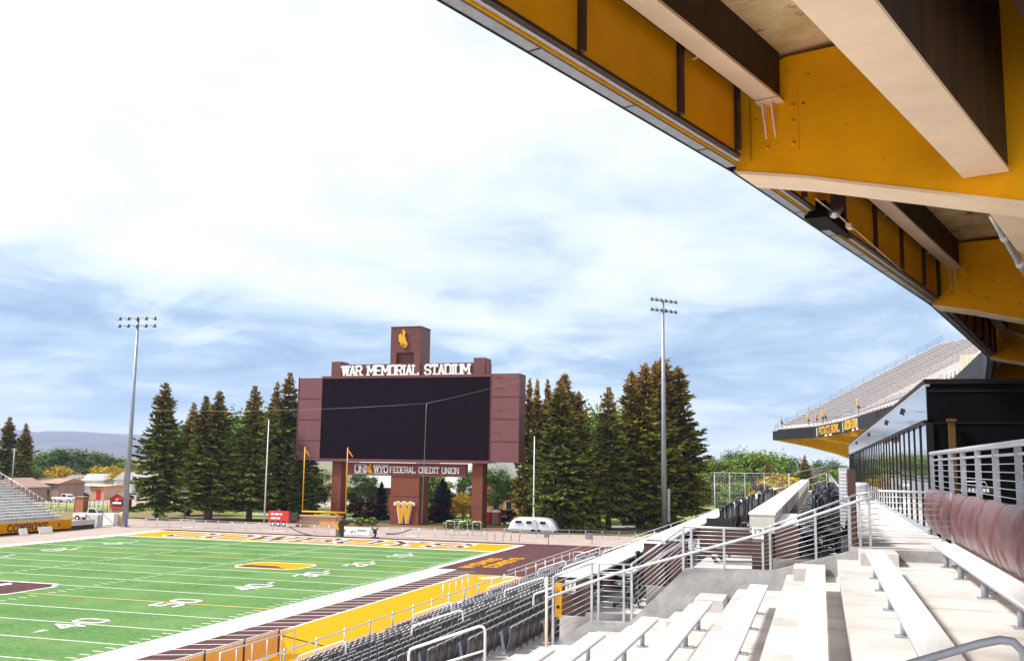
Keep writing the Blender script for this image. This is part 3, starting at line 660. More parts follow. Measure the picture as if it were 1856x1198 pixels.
SPR = [(301, 692, 31, 'a', 1.0, 'broad dark spruce with a single rusty top, just right of the left floodlight mast'),
 (352, 728, 42, 'c', 1.0, 'lower spruce between the broad first spruce and the forked one'), (390, 705, 30, 'b', 1.1, 'dark spruce with a forked brown top left of the flagpole'),
 (463, 698, 33, 'e', 1.05, 'pointed dark spruce just left of the white left flagpole'), (503, 690, 46, 'c', .8, 'slim spruce top just right of the left flagpole'),
 (526, 674, 40, 'e', 1.0, 'tall spruce touching the left edge of the scoreboard'), (556, 760, 38, 'b', 1.0, 'dark spruce mostly hidden behind the left panel of the scoreboard'),
 (960, 684, 50, 'c', .62, 'leftmost of three narrow spruce spires right of the scoreboard'), (974, 685, 49, 'c', .58, 'middle of three narrow spruce spires right of the scoreboard'), (993, 685, 50, 'c', .62, 'rightmost of three narrow spruce spires right of the scoreboard'),
 (1018, 673, 35, 'b', 1.15, 'tall full spruce behind the rounded end of the silver trailer'), (1048, 706, 37, 'f', .9, 'orange tinged spruce with a pale trunk right of the silver trailer'),
 (1103, 700, 42, 'e', 1.0, 'single dark spruce standing apart in the middle of the right row'), (1160, 655, 48, 'd', .98, 'very tall rusty spruce left of the right floodlight mast'), (1188, 651, 50, 'f', .85, 'rusty spruce directly behind the right floodlight mast'),
 (1213, 644, 54, 'd', 1.18, 'tallest rightmost spruce beside the right floodlight mast'),
 (18, 755, 76, 'a', 1.0, 'dark spruce at the left edge of the photo'), (48, 766, 76, 'c', 1.1, 'dark spruce second from the left edge, over the gabled roof')]
for i, (u, v, y, k, wf, lb) in enumerate(SPR):
    p = at(u, v, 'y', y); s = p.z / 22.3
    place('s' + k, sp[k], lb, p.x, y, 0, i * 1.7, (s * wf * 1.22, s * wf * 1.22, s))
for (u, v, y, k, wf, lb) in ((803, 866, 47, 'a', 1.25, 'small blue green spruce framed between the middle and right scoreboard legs'), (692, 872, 47, 'a', 1.0, 'small blue green spruce left of the middle scoreboard leg')):
    p = at(u, v, 'y', y); s = p.z / 22.3
    if 'bs' not in protos: protos['bs'] = tree_proto('blue_spruce', '', 'spruce tree', 'small blue spruces under the scoreboard', spruce_mesh(9, 22, 7.0, bare=.8, dens=1.3), m_bspruce); t = protos['bs']
    else: t = dup(protos['bs'])
    t.location = (p.x, y, 0); t.scale = (s * wf, s * wf, s); t['label'] = lb; t.rotation_euler = (0, 0, u)
dec = {'g': lambda: tree_proto('leafy_tree', '', 'tree', 'leafy trees behind the stadium', crown_mesh(21, 12, 4.6, 52, .24, 170), m_leafg),
       'h': lambda: tree_proto('leafy_tree', '', 'tree', 'leafy trees behind the stadium', crown_mesh(22, 12, 4.0, 50, .22, 170, upright=True), m_leafd),
       'y': lambda: tree_proto('yellow_tree', '', 'tree', 'leafy trees behind the stadium', crown_mesh(23, 8, 3.6, 40, .22, 130, .12), m_leafy),
       'n': lambda: tree_proto('bare_tree', '', 'tree', 'leafy trees behind the stadium', crown_mesh(24, 12, 5.0, 50, .17, 120), m_leafb),
       'p': lambda: tree_proto('purple_bush', '', 'bush', 'purple leaved bushes below the scoreboard', crown_mesh(25, 4, 2.2, 26, .24, 60, .05), m_leafp)}
DH = {'g': 12.6, 'h': 12.6, 'y': 8.4, 'n': 12.6, 'p': 4.2}
DEC = [(430, 738, 62, 'g', 1.3, 'light green leafy tree showing between the forked spruce and the pointed one'), (488, 735, 60, 'g', .9, 'light green tree top directly behind the left flagpole'), (340, 760, 58, 'h', 1.1, 'dark leafy tree filling the gap behind the first two left spruces'),
 (1073, 730, 62, 'g', .9, 'bright leafy tree top between the orange tinged and the single dark spruce'), (1130, 728, 64, 'g', .8, 'bright leafy tree top left of the very tall rusty spruce'), (1085, 800, 58, 'g', 1.2, 'bright green tree low behind the single dark spruce'),
 (1262, 850, 80, 'g', 1.5, 'yellow green tree at the foot of the tallest rightmost spruce'),
 (120, 806, 150, 'h', 2.0, 'dark green rounded tree right of the two left spruces, below the hills'), (88, 812, 155, 'g', 1.9, 'green rounded tree just right of the second left spruce'), (147, 806, 170, 'n', 1.9, 'greyish brown thinly leaved tree in the middle of the left background'), (180, 815, 165, 'h', 1.5, 'green tree right of the greyish brown one'),
 (106, 838, 140, 'y', 1.6, 'small orange yellow tree in front of the rounded dark green tree'), (200, 838, 135, 'y', 1.9, 'wide yellow orange tree above the pale house'), (224, 842, 130, 'y', 1.4, 'yellow orange tree just left of the mast'), (212, 822, 180, 'g', 1.5, 'olive green tree behind the yellow ones left of the mast'), (236, 830, 150, 'g', 1.3, 'green tree just behind the left floodlight mast'), (60, 840, 120, 'h', 1.4, 'dark tree behind the brown roof'),
 (1300, 822, 150, 'g', 1.3, 'leftmost light green tree between the rusty spruces and the far deck'), (1330, 812, 160, 'h', 1.2, 'tall green tree second from the left in the right background'), (1352, 806, 158, 'g', 1.1, 'tall light green tree in the middle of the right background'), (1372, 812, 150, 'g', 1.2, 'light green tree left of the narrow rusty conifer'),
 (1408, 812, 165, 'g', 1.4, 'large bright green tree right of the narrow rusty conifer'), (1432, 822, 175, 'h', 1.3, 'green tree below the tip of the far deck'), (1418, 850, 125, 'y', 1.4, 'orange yellow bushy tree below the far deck tip'), (1345, 862, 110, 'g', 1.6, 'yellow green low tree left of centre behind the wire fence'),
 (1310, 868, 112, 'g', 1.1, 'yellow green small tree beside the greyish conifer'), (1500, 826, 190, 'h', 1.5, 'dark green tree under the gold edge of the far deck'), (1480, 836, 170, 'n', 1.4, 'pale brownish tree under the far deck'), (1365, 880, 105, 'y', .9, 'small orange tree behind the wire fence'), (1525, 840, 160, 'g', 1.3, 'green tree next to the far end of the glass wall'),
 (790, 850, 58, 'g', 1.3, 'bright green tree seen between the scoreboard legs under the sponsor panel'), (855, 850, 60, 'h', .9, 'dark leafy tree seen just left of the right scoreboard leg'), (900, 848, 62, 'h', 1.2, 'leafy tree with dark limbs right of the scoreboard leg'), (655, 855, 54, 'h', 1.2, 'dark tree behind the left gap under the scoreboard'),
 (570, 850, 52, 'h', 1.3, 'dark tree behind the left goal post upright'), (840, 893, 50, 'y', .9, 'yellow leaved small tree beside the right scoreboard leg')]
for i, (u, v, y, k, wf, lb) in enumerate(DEC):
    p = at(u, v, 'y', y); s = p.z / DH[k]
    place('d' + k, dec[k], lb, p.x, y, -1 if y > 100 else 0, i * 2.1, (s * wf, s * wf, s))
for (u, v, y, wf, lb) in ((545, 912, 40, 1.4, 'purple bush left of the goal post'), (660, 905, 42, 1.5, 'purple bush right of the left scoreboard leg'), (770, 912, 44, 1.7, 'purple bush in front of the small blue spruce'), (915, 920, 46, 1.3, 'purple bush beside the red roofed cubicles'), (1370, 872, 115, 1.1, 'reddish purple small bush behind the wire fence')):
    p = at(u, v, 'y', y); s = p.z / 4.2; place('dp', dec['p'], lb, p.x, y, 0, u, (s * wf, s * wf, s))
for (u, v, y, wf, lb) in ((1390, 818, 140, .75, 'narrow rusty conifer in the middle of the right background'), (1458, 816, 150, 1.3, 'broad rusty conifer under the far deck'), (1318, 840, 118, .9, 'greyish conifer behind the wire fence'), (1290, 838, 150, .8, 'small dark conifer far behind, by the foot of the rusty spruces')):
    p = at(u, v, 'y', y); s = p.z / 22.3; place('sc', sp['c'], lb, p.x, y, -1, u, (s * wf, s * wf, s))
# shrubs and boulders along the bed
for i in range(9):
    rn = random.Random(100 + i); x = -37 + i * 1.55 + (11.5 if i > 4 else 0) + rn.uniform(-.6, .6); 
    if 'sh' not in protos: protos['sh'] = t = tree_proto('low_shrub', '', 'shrub', 'low shrubs in the mulch bed', crown_mesh(31, 1.0, .7, 12, .12, 40, .0), m_leafg)
    else: t = dup(protos['sh'])
    t.location = (x, 31.5 + rn.uniform(-.6, 1.5), 0); s = rn.uniform(.8, 1.5); t.scale = (s, s, s); t['label'] = 'low green shrub in the mulch bed below the scoreboard'
# ================================================================== HOUSES, CARS AND THE LEFT BACKGROUND
def house(name, x0, x1, y0, y1, h, rh, wall, roof, lab, cat='house', wins=(), door=None, ridge='x', org=None):
    t = thing(name, ((x0 + x1) / 2, (y0 + y1) / 2, 0), lab, cat)
    w_ = B().box(x0, y0, -2, x1, y1, h).build('wall', wall, t)
    b = B(); e = .5
    if ridge == 'x':
        ym = (y0 + y1) / 2
        b.prism([(x0 - e, y0 - e, h), (x0 - e, y1 + e, h), (x0 - e, ym, h + rh)], (x1 - x0 + 2 * e, 0, 0))
    else:
        xm = (x0 + x1) / 2
        b.prism([(x0 - e, y0 - e, h), (x1 + e, y0 - e, h), (xm, y0 - e, h + rh)], (0, y1 - y0 + 2 * e, 0))
    b.build('roof', roof, t)
    for (a, c, z0, z1) in wins:
        f = B().box(a - .1, y0 - .06, z0 - .1, c + .1, y0 - .003, z1 + .1).build('window', m_white, t); B().box(a, y0 - .09, z0, c, y0 - .062, z1).build('pane', m_cglass, f)
    if door: B().box(door[0], y0 - .07, -.5, door[1], y0 - .003, 2.1).build('door', m_red, t)
    return t
a = at(38, 905, 'y', 74); c = at(107, 873, 'y', 74)
house('brown_house', a.x, c.x, 74, 82, 3.7, 1.1, m_tan, m_roof, 'long brown sided building with a reddish roof behind the silver bleachers', 'building', ((at(82, 900, 'y', 74).x, at(89, 900, 'y', 74).x, 1.2, 2.5),))
a = at(0, 905, 'y', 66); c = at(42, 905, 'y', 66)
house('gabled_house', a.x - 3, c.x + .6, 66, 72, 3.0, 1.9, m_tan, m_roof, 'gable fronted brown building at the left edge behind the bleachers', 'building', ((c.x - 1.6, c.x - .8, .9, 2.0),), ridge='y')
a = at(110, 900, 'y', 74); c = at(123, 900, 'y', 74)
house('peach_house', a.x - 1, c.x + 1, 84, 92, 3.0, .3, m_peach, m_peach, 'small peach coloured building with a red door', 'building', door=(c.x - 1.0, c.x + .2))
a = at(124, 900, 'y', 98); c = at(193, 900, 'y', 98)
house('white_garage', a.x, c.x, 98, 106, 2.6, .25, m_gw, m_white, 'long flat roofed white garage building behind the parked cars', 'building', ((a.x + 6, a.x + 8.5, .4, 1.6),))
for k, (u0, u1, y, h, rh, wl, rf, lb, rd) in enumerate(((110, 150, 135, 2.6, 1.6, m_gw, m_grey, 'pale grey house with a low roof in the far left background', 'x'), (150, 166, 120, 3.2, 1.8, m_white, m_white, 'white house with a steep front gable left of the pole', 'y'), (165, 206, 125, 3.4, .9, m_gw, m_grey, 'long grey white house below the yellow orange trees', 'x'), (206, 236, 118, 3.6, 2.0, m_white, m_gw, 'white gabled house just left of the floodlight mast', 'y'))):
    a = at(u0, 900, 'y', y); c = at(u1, 900, 'y', y); house('far_house', a.x, c.x, y, y + 9, h, rh, wl, rf, lb, 'house', ((a.x + 1.5, a.x + 2.5, .9, 1.9), (c.x - 2.5, c.x - 1.5, .9, 1.9)), ridge=rd)
for k, (u0, u1, y, h, rh, wl, rf, lb, rd) in enumerate(((640, 735, 72, 4.5, 6.5, m_brick, m_gw, 'brick house with a big pale roof seen between the left and middle scoreboard legs', 'x'), (785, 858, 72, 3.6, 6.5, m_brick, m_gw, 'brick house with a steep grey roof seen between the middle and right scoreboard legs', 'x'), (880, 942, 70, 6.5, 3.4, mat('orange_brick', (.45, .18, .06), .8), m_gw, 'orange brick house behind the leafy tree right of the scoreboard', 'y'))):
    a = at(u0, 900, 'y', y); c = at(u1, 900, 'y', y); house('brick_house', a.x, c.x, y, y + 10, h, rh, wl, rf, lb, 'house', ((a.x + 1.5, a.x + 2.6, 1.2, 2.6), (c.x - 2.6, c.x - 1.5, 1.2, 2.6)), ridge=rd)
for k, (u0, u1, y, h, lb) in enumerate(((1340, 1372, 135, 2.2, 'pale stone building among the trees behind the wire fence'), (1395, 1412, 150, 2.2, 'small white building behind the orange yellow bushy tree'), (1490, 1520, 128, 3.0, 'red brick building beside the walkway far end'))):
    a = at(u0, 900, 'y', y); c = at(u1, 900, 'y', y); house('far_building', a.x, c.x, y, y + 8, h, .8, m_gw if k < 2 else m_brick, m_gw, lb, 'building', ((a.x + .8, a.x + 1.6, .8, 1.6),))
def car(loc, ang, colm, label, grp, truck=False, L_=4.6, Hh=1.45):
    t = thing('pickup_truck' if truck else 'parked_car', loc, label, 'pickup truck' if truck else 'car', grp); t.rotation_euler = (0, 0, ang); t['_o'] = (0, 0, 0)
    W = .92; b = B(); l = L_ / 2
    if truck: pr = [(-l, .45), (-l, 1.05), (-.3, 1.08), (-.3, 1.1), (l - 1.3, 1.1), (l - .1, .95), (l, .5)]; cab = [(-.35, 1.08), (-.25, 1.8), (.9, 1.82), (1.5, 1.1)]
    else: pr = [(-l, .4), (-l + .05, .95), (-l + .6, 1.0), (l - 1.2, .98), (l - .15, .8), (l, .45)]; cab = [(-l + .35, .98), (-l + .8, Hh), (.6, Hh), (1.25, .98)]
    b.prism([(x, -W, z) for x, z in pr], (0, 2 * W, 0)); b.prism([(x * 1.0, -W * .9, z) for x, z in cab], (0, 1.8 * W, 0)); b.build('body', colm, t)
    b = B(); xs = [c_[0] for c_ in cab]; zt = cab[1][1]
    for s in (-1, 1): b.prism([(cab[0][0] + .18, s * W * .905, cab[0][1] + .05), (cab[1][0] + .12, s * W * .905, zt - .1), (cab[2][0] - .05, s * W * .905, zt - .1), (cab[3][0] - .2, s * W * .905, cab[3][1] + .05)], (0, s * .012, 0))
    b.face([(cab[3][0] - .02, -W * .8, cab[3][1] + .06), (cab[3][0] - .02, W * .8, cab[3][1] + .06), (cab[2][0] + .05, W * .75, zt - .08), (cab[2][0] + .05, -W * .75, zt - .08)]); b.build('windows', m_cglass, t)
    for x in (-l + .85, l - .9):
        for s in (-1, 1):
            wq = B().lathe((x, s * (W - .08) - .11, .36), [(.36, 0), (.36, .22)], 14, 'y').build('wheel', m_rub, t); B().lathe((x, s * (W - .08) - .13, .36), [(.2, 0), (.2, .26)], 10, 'y').build('rim', m_galv, wq)
    for s in (-1, 1): B().box(l - .03, s * .62 - .15, .62, l + .02, s * .62 + .15, .78).build('headlight', m_white, t)
    return t
dk = mat('dark_blue_car_paint', (.03, .04, .08), .25, var=0, coat=.6); wp = mat('white_car_paint', (.75, .75, .78), .25, var=0, coat=.6)
def cl(u, v): return tuple(at(u, v, 'z', -.01))
GC = 'vehicles parked beyond the left stand'
car(cl(118, 910), R_(-8), wp, 'white pickup truck with extended cab, nearest of the parked vehicles', GC, True, 6.2)
car(cl(150, 903), R_(20), dk, 'dark blue car just right of the white pickup truck', GC)
car(cl(168, 900), R_(-15), wp, 'white car between the two dark cars', GC)
car(cl(184, 898), R_(-20), dk, 'black car at the right end of the parked row', GC)
car(cl(132, 899), R_(160), wp, 'silvery car parked behind the white pickup truck', GC)
car(cl(196, 893), R_(10), wp, 'white car farthest right of the parked row, near the mast', GC)
car(cl(145, 896), R_(-60), dk, 'dark car parked nose-on between the white vehicles', GC)
car(cl(167, 942), R_(5), wp, 'white truck half hidden behind the fence left of the red kiosk', GC, True, 5.6)
# brick pillar and gate fence
t = thing('brick_pillar', (-81.5, 41, 0), 'square red brick gate pillar left of the red kiosk', 'pillar')
a = at(136, 900, 'y', 40); c = at(156, 900, 'y', 40)
B().box(a.x, 40, -.5, c.x - .5, 41.3, 2.5).build('shaft', mat('brick', (.42, .15, .07), .85, sc=4, var=.25), t); B().box(a.x - .12, 39.88, 2.5, c.x - .38, 41.42, 2.68).build('cap', m_tan, t)
fence('iron_fence', (at(80, 900, 'y', 40).x, 40, 0), (a.x, 40, 0), 2.1, 4, 'dark rail fence left of the brick pillar', (1.0, .1), .5, m_dbrown, .05)
fence('iron_fence', (c.x, 40, 0), (at(196, 900, 'y', 40).x, 40, 0), 2.1, 5, 'dark rail fence between the brick pillar and the red kiosk', (1.0, .1), .5, m_dbrown, .05)
# red kiosk
a = at(198, 920, 'y', 30); c = at(227, 920, 'y', 30); kx = (a.x + c.x) / 2
t = thing('red_kiosk', (kx, 30, 0), 'red gabled concession kiosk with a black and red oval sign by the mast', 'kiosk')
b = B(); b.prism([(a.x, 30, 1.4), (c.x, 30, 1.4), (c.x, 30, 3.0), (kx, 30, 3.75), (a.x, 30, 3.0)], (0, 1.5, 0)); b.build('wall', mat('kiosk_red', (.50, .045, .02), .6), t)
B().box(a.x + .3, 30.2, 0, c.x - .3, 31.3, 1.4).build('counter_base', m_tan, t)
b = B(); b.prism([(a.x - .3, 29.8, 3.0), (kx, 29.8, 3.95), (c.x + .3, 29.8, 3.0), (c.x + .3, 29.8, 2.86), (kx, 29.8, 3.77), (a.x - .3, 29.8, 2.86)], (0, 1.9, 0)); b.build('roof', m_roof, t)
sg = B().box(kx - 1.0, 29.9, 1.95, kx + 1.0, 29.98, 2.85).build('sign', m_blackp, t)
B().lathe((kx, 29.88, 2.65), [(.02, -.02), (.42, 0), (.42, .02)], 14, 'y').build('red_dot', m_red, sg)
b = B(); b.box(kx - .85, 29.84, 2.15, kx + .85, 29.88, 2.47); b.build('white_word_strip', m_white, sg)
# equipment by the corner
for i, (u, v, lb) in enumerate(((170, 955, 'grey wire crate left of the white panel by the kiosk'), (200, 952, 'white panelled equipment crate in front of the red kiosk'), (221, 952, 'beige upright drum beside the foot of the mast'))):
    p = at(u, v, 'z', 0); t = thing('equipment_crate', tuple(p), lb, 'crate')
    if i < 2:
        B().box(p.x - 1.0, p.y - .5, .1, p.x + 1.0, p.y + .5, 1.7).build('body', m_gw if i == 0 else m_white, t)
        b = B(); b.bar((p.x - 1, p.y - .53, 1.7), (p.x + 1, p.y - .53, .2), .06, .06); b.bar((p.x - 1.03, p.y - .53, .1), (p.x - 1.03, p.y - .53, 1.75), .06, .06); b.bar((p.x + 1.03, p.y - .53, .1), (p.x + 1.03, p.y - .53, 1.75), .06, .06); b.build('frame', m_grey, t)
    else: B().lathe((p.x, p.y, 0), [(.5, 0), (.55, .3), (.5, 1.7), (.3, 1.85)], 12).build('body', m_peach, t)
t = thing('utility_pole', (at(25, 900, 'y', 50).x, 50, 0), 'grey utility pole rising in front of the gabled building', 'pole')
p = at(27, 812, 'y', 50); B().tube([(p.x, 50, 0), (p.x, 50, p.z)], .16, 8, .1).build('pole', m_grey, t); B().box(p.x - .7, 49.95, p.z - .6, p.x + .7, 50.05, p.z - .48).build('crossarm', m_grey, t)
t = thing('utility_pole', (at(228, 900, 'y', 100).x, 100, 0), 'brown utility pole just left of the floodlight mast', 'pole')
p = at(228, 835, 'y', 100); B().tube([(p.x, 100, 0), (p.x, 100, p.z)], .17, 8, .1).build('pole', m_bark, t)
# clock sign on a post and picnic board
p = at(336, 905, 'y', 27); q = at(336, 884, 'y', 27)
t = thing('clock_sign', (p.x, 27, 0), 'dark sign board with white figures on a post under the spruces', 'sign')
B().tube([(p.x, 27, 0), (p.x, 27, p.z)], .07, 6).build('post', m_dbrown, t); bd = B().box(p.x - .85, 26.9, p.z, p.x + .85, 27.1, q.z + .1).build('board', m_mull, t)
b = B(); text(b, '1050', (p.x - .68, 26.88, q.z - .55), (1, 0, 0), (0, 0, 1), .5, 1.35, .13, .03, False); b.box(p.x - .6, 26.85, p.z + .22, p.x + .5, 26.9, p.z + .4); b.build('figures', m_white, bd)
# ================================================================== LEFT STAND
t = thing('left_stand', (-62, -20, 0), 'silver aluminium grandstand with a gold front wall at the left edge', 'grandstand')
b = B(); NR = 20
for k in range(NR): 
    x = -60.6 - .70 * k; b.box(x - .70, -48, 1.55 + .31 * k - .05 - .26, x, 3.6, 1.55 + .31 * k - .05)
b.box(-60.6, -48, -.1, -60.2, 3.6, .3); b.build('steps', m_galv, t)
b = B(); b.box(-60.35, -48, 0, -60.2, 9, .55); b.build('base_wall', m_dbrown, t)
gw = B().box(-60.32, -48, .25, -60.12, 4.6, 1.45).build('gold_wall', m_gold, t)
B().box(-60.3, 4.6, .6, -60.14, 9.0, 1.15).build('grey_wall_cap', m_galv, t)
b = B(); ya_, yb_ = at(14, 962, 'x', -60.1).y, at(86, 955, 'x', -60.1).y; text(b, 'COWBOYS', (-60.10, ya_, .45), (0, 1, 0), (0, 0, 1), .75, yb_ - ya_, .15, .02, True, .5); text(b, 'S', (-60.10, ya_ - 2.4, .45), (0, 1, 0), (0, 0, 1), .75, .8, .15, .02, True); horse(b, (-60.09, at(106, 950, 'x', -60.1).y, .6), (0, 1, 0), (0, 0, 1), .55, .01); b.build('wall_lettering', m_dbrown, gw)
b = B(); 
for k in range(NR):
    x = -60.75 - .70 * k; b.tube([(x, 3.55, 1.5 + .31 * k), (x, 3.55, 2.5 + .31 * k)], .03, 5)
b.tube([(-60.6, 3.55, 2.5), (-60.7 - .70 * (NR - 1), 3.55, 2.5 + .31 * (NR - 1))], .035, 5); b.build('end_rail', m_galv, t)
b0 = None
for k in range(NR):
    x = -60.95 - .70 * k; z = 1.55 + .31 * k
    if b0 is None:
        b0 = thing('bleacher_bench', (x, -20, z), '', 'bench', 'benches of the left stand'); b0['_o'] = (x, -20, z)
        B().box(x - .14, -47, z + .38, x + .14, 3.4, z + .43).build('plank', m_alu, b0)
        bb = B()
        for y in range(-46, 4, 3): bb.box(x - .1, y, z - .05, x + .1, y + .06, z + .38)
        bb.build('legs', m_galvd, b0); q = b0
    else: q = dup(b0, (x, -20, z))
    q['label'] = 'long silver plank bench of the left grandstand, ' + ('front row' if k == 0 else 'top row' if k == NR - 1 else 'row %d up from its gold wall' % (k + 1))
for i, (y, lb) in enumerate(((-5.2, 'white folding sign frame at the foot of the gold wall, nearer one'), (-1.6, 'white lettered board at the foot of the gold wall, farther one'))):
    t = thing('sideline_board', (-58.6, y, 0), lb, 'sign'); B().obox((-58.6, y, .45), (.05, 0, .02), (0, 1.1 if i else .6, 0), (-.15, 0, .38)).build('panel', m_white, t); B().tube([(-58.9, y - .5, 0), (-58.7, y - .5, .8)], .03, 5).build('strut', m_galvd, t)
# ================================================================== NEAR STAND (coordinates relative to the eye, in metres)
def W_(x, y, z): return (x + CX, y + CY, z + CZ)
class BR(B):                        # collector that takes eye-relative coordinates
    def build(s, name, mt, parent=None, org=None):
        s.v = [(x + CX, y + CY, z + CZ) for x, y, z in s.v]; return B.build(s, name, mt, parent, org)
def rthing(name, loc, *a): return thing(name, W_(*loc), *a)
def TX(k): return .80 - .925 * k      # bench / seat row centre
def TZ(k): return -1.72 - .32 * k if k <= 7 else -3.96 - .29 * (k - 7)     # tread level
YN, YW, YE = -14.0, 20.0, 79.0
st = rthing('lower_stand', (-8, 20, -CZ), 'pale concrete stepped stand running beside the field', 'grandstand')
b = BR()
for k in range(0, 21):
    x0, x1 = TX(k) - .55, (TX(k) + .375 if k else 2.45)
    ye = YW + .05 if k < 7 else YE
    b.box(x0, YN, -CZ, x1, ye, TZ(k))
b.box(-19.3, YN, -CZ, TX(20) - .55, YE, -8.15)
b.build('tread_concrete', m_conc, st)
b = BR()      # upper floors behind the cross wall
b.box(.5, YW, -CZ, 2.5, 90, -1.5); b.box(-.95, YW + .3, -CZ, .5, YE, -1.78); b.box(-2.55, YW + .3, -CZ, -.95, YE, -2.06); b.box(-3.45, YW + .3, -CZ, -2.55, YE, -2.42); b.box(-4.7, YW + .3, -CZ, -3.45, YE, -3.02)
b.box(-5.25, YW + .3, -CZ, -4.7, YE, -3.12)
b.build('club_floor', m_conc, st)
# cross wall with sloping and level stretches
prof = [(-5.42, -3.72), (-4.55, -3.13), (-3.75, -3.13), (-2.62, -2.02), (-.98, -1.99), (.66, -1.52), (2.45, -1.50)]
b = BR(); b.prism([(x, YW - .02, z) for x, z in prof] + [(2.45, YW - .02, -2.4), (-5.42, YW - .02, -5.6)], (0, .28, 0)); b.build('cross_wall', m_wallc, st)
b = BR()
for k, (x, dz, hx) in enumerate(((-.25, .16, .28), (.95, .16, .32), (-2.05, .16, .26))):
    kk = 0 if x > .3 else 1 if x > -.6 else 3
    BR().box(x - hx, 18.9, TZ(kk) - .02, x + hx, 19.95, TZ(kk) + .22).build('aisle_step', m_conc, st)
for k in range(4, 10): BR().box(TX(k) + .1, 18.6, TZ(k) - .02, TX(k) + .36, 19.9, TZ(k) + .16).build('aisle_step', m_conc, st)
b = BR(); b.box(-19.42, YN, -CZ, -19.3, YE, -8.0); b.build('front_wall', m_conc, st)
b = BR(); b.box(2.36, YN, -1.75, 2.46, YW, -1.42); b.build('kick_board', m_yelf, st)
b = BR()
for y in range(4, 20, 3): BR().box(2.28, y - .5, -1.72, 2.35, y + .75, -1.50).build('splice_plate', m_galvd, st)
for y in (3.2, 8.4, 13.6, 18.4):
    for k in range(0, 12): BR().box(TX(k) - .54, y, TZ(k) - .01, TX(k) + .36 if k else 2.3, y + .015, TZ(k) + .003).build('floor_joint', m_wallc, st)
# bleacher benches
GB = 'aluminium bleacher benches in the foreground'
ordl = ['first', 'second', 'third', 'fourth', 'fifth', 'sixth', 'seventh', 'eighth', 'ninth', 'tenth', 'eleventh']
def bench(x, w, ztop, ztread, y1, lab, legs):
    t = rthing('bleacher_bench', (x, 6, ztread), lab, 'bench', GB)
    b = BR(); h = w / 2; n = 3 if w > .34 else 2; g = .003; pw = (w - g * (n - 1)) / n
    for i in range(n): b.box(x - h + i * (pw + g), YN + 1, ztop - .035, x - h + i * (pw + g) + pw, y1, ztop)
    b.build('plank', m_alu, t)
    B_ = BR(); B_.box(x - h + .003, YN + 1, ztop - .065, x - h + .018, y1 - .004, ztop - .037); B_.box(x + h - .018, YN + 1, ztop - .065, x + h - .003, y1 - .004, ztop - .037); B_.build('edge_lip', m_galvd, t)
    for y in legs:
        l = BR(); l.tube([(x - .02, y, ztread), (x - .02, y, ztop - .04)], .046 if w > .34 else .04, 8); l.box(x - .12, y - .09, ztread + .001, x + .1, y + .09, ztread + .014); l.box(x - h + .03, y - .04, ztop - .075, x + h - .03, y + .04, ztop - .036); l.build('leg', m_galvd, t)
for k in range(0, 10):
    ye = 17.5
    bench(TX(k), .285, TZ(k) + .385, TZ(k), ye, 'white lit aluminium bench, %s row down from the cushioned back wall side' % ordl[k + 1], [ye - .7, ye - 2.3, ye - 4.3, ye - 6.3, ye - 8.2, ye - 10.2])
bench(2.09, .38, TZ(0) + .385, TZ(0), 19.75, 'grooved grey aluminium bench on posts in front of the brown padded wall', [19.2, 17.3, 14.9, 12.3, 9.6, 7.0, 4.5])
# padded wall covering and the rail above it
t = rthing('padded_cover', (2.3, 15, -1.4), 'brown wrinkled vinyl pad tied along the railing behind the back bench', 'cushion')
P = []; rn = random.Random(5); NY, NZ = 1100, 19
wr = [(rn.uniform(0, 22), rn.uniform(-.9, 1.3), rn.uniform(.04, .26), rn.uniform(.15, 1)) for _ in range(80)]
ties = []; yk = 3.4
while yk < 24.4: ties.append(yk); yk += rn.uniform(1.35, 1.9)
wr += [(tk - 3 + rn.uniform(-.16, .16), rn.choice((-1, 1)) * rn.uniform(.15, .8), rn.uniform(.02, .06), rn.uniform(.6, 1.5)) for tk in ties for _ in range(7)]
for i in range(NY):
    y = 3 + 21.6 * i / (NY - 1); row = []
    for j in range(NZ):
        s = j / (NZ - 1); z = -.44 - .93 * s; bulge = .16 * math.sin(math.pi * min(1, s * 1.02)) ** .6
        d = .012 * math.sin(y * 2.1 + 1.3 * s) + .010 * math.sin(y * 5.3 - 3 * s)
        for (y0, sl, wd, am) in wr:
            e = (y - 3 - y0 - sl * s) / wd
            if abs(e) < 2.2: d -= .034 * am * math.exp(-e * e) * (.3 + s * 1.1 if sl > .2 else 1.2 - s * .6)
        for tk in ties:
            e = (y - tk - .12 * s) / .05
            if abs(e) < 3: d -= .075 * math.exp(-e * e)
        z += .012 * math.sin(y * 3.3) * (1 if j == 0 else 0)
        row.append((2.36 - bulge - d * math.sin(math.pi * min(1, .12 + s * .8)), y, z))
    P.append(row)
BR().grid(P).build('pad', m_vinyl, t)
BR().grid([[(2.37, 3, -.44), (2.37, 3, -1.37)], [(2.37, 24.6, -.44), (2.37, 24.6, -1.37)]]).build('backing', m_dbrown, t)
t = rthing('back_railing', (2.38, 15, -1.5), 'grey railing of flat posts and thin cables above the brown padded cover', 'railing')
BR().tube([(2.42, 2, .34), (2.42, 24.55, .35)], .045, 10).build('top_rail', m_galv, t)
y = 24.5; i = 0
while y > 4:
    BR().box(2.385, y - .012, -1.5, 2.475, y + .012, .30).build('post', m_galvd, t)
    y -= 1.75 if i % 4 else 1.7; i += 1
b = BR()
for j in range(7): z = .20 - .115 * j; b.tube([(2.44, 2, z), (2.44, 24.4, z)], .006, 4)
b.build('cable', m_galv, t)
BR().tube([(2.43, 2, .22), (2.43, 24.4, .20)], .02, 6).build('mid_rail', m_galv, t)
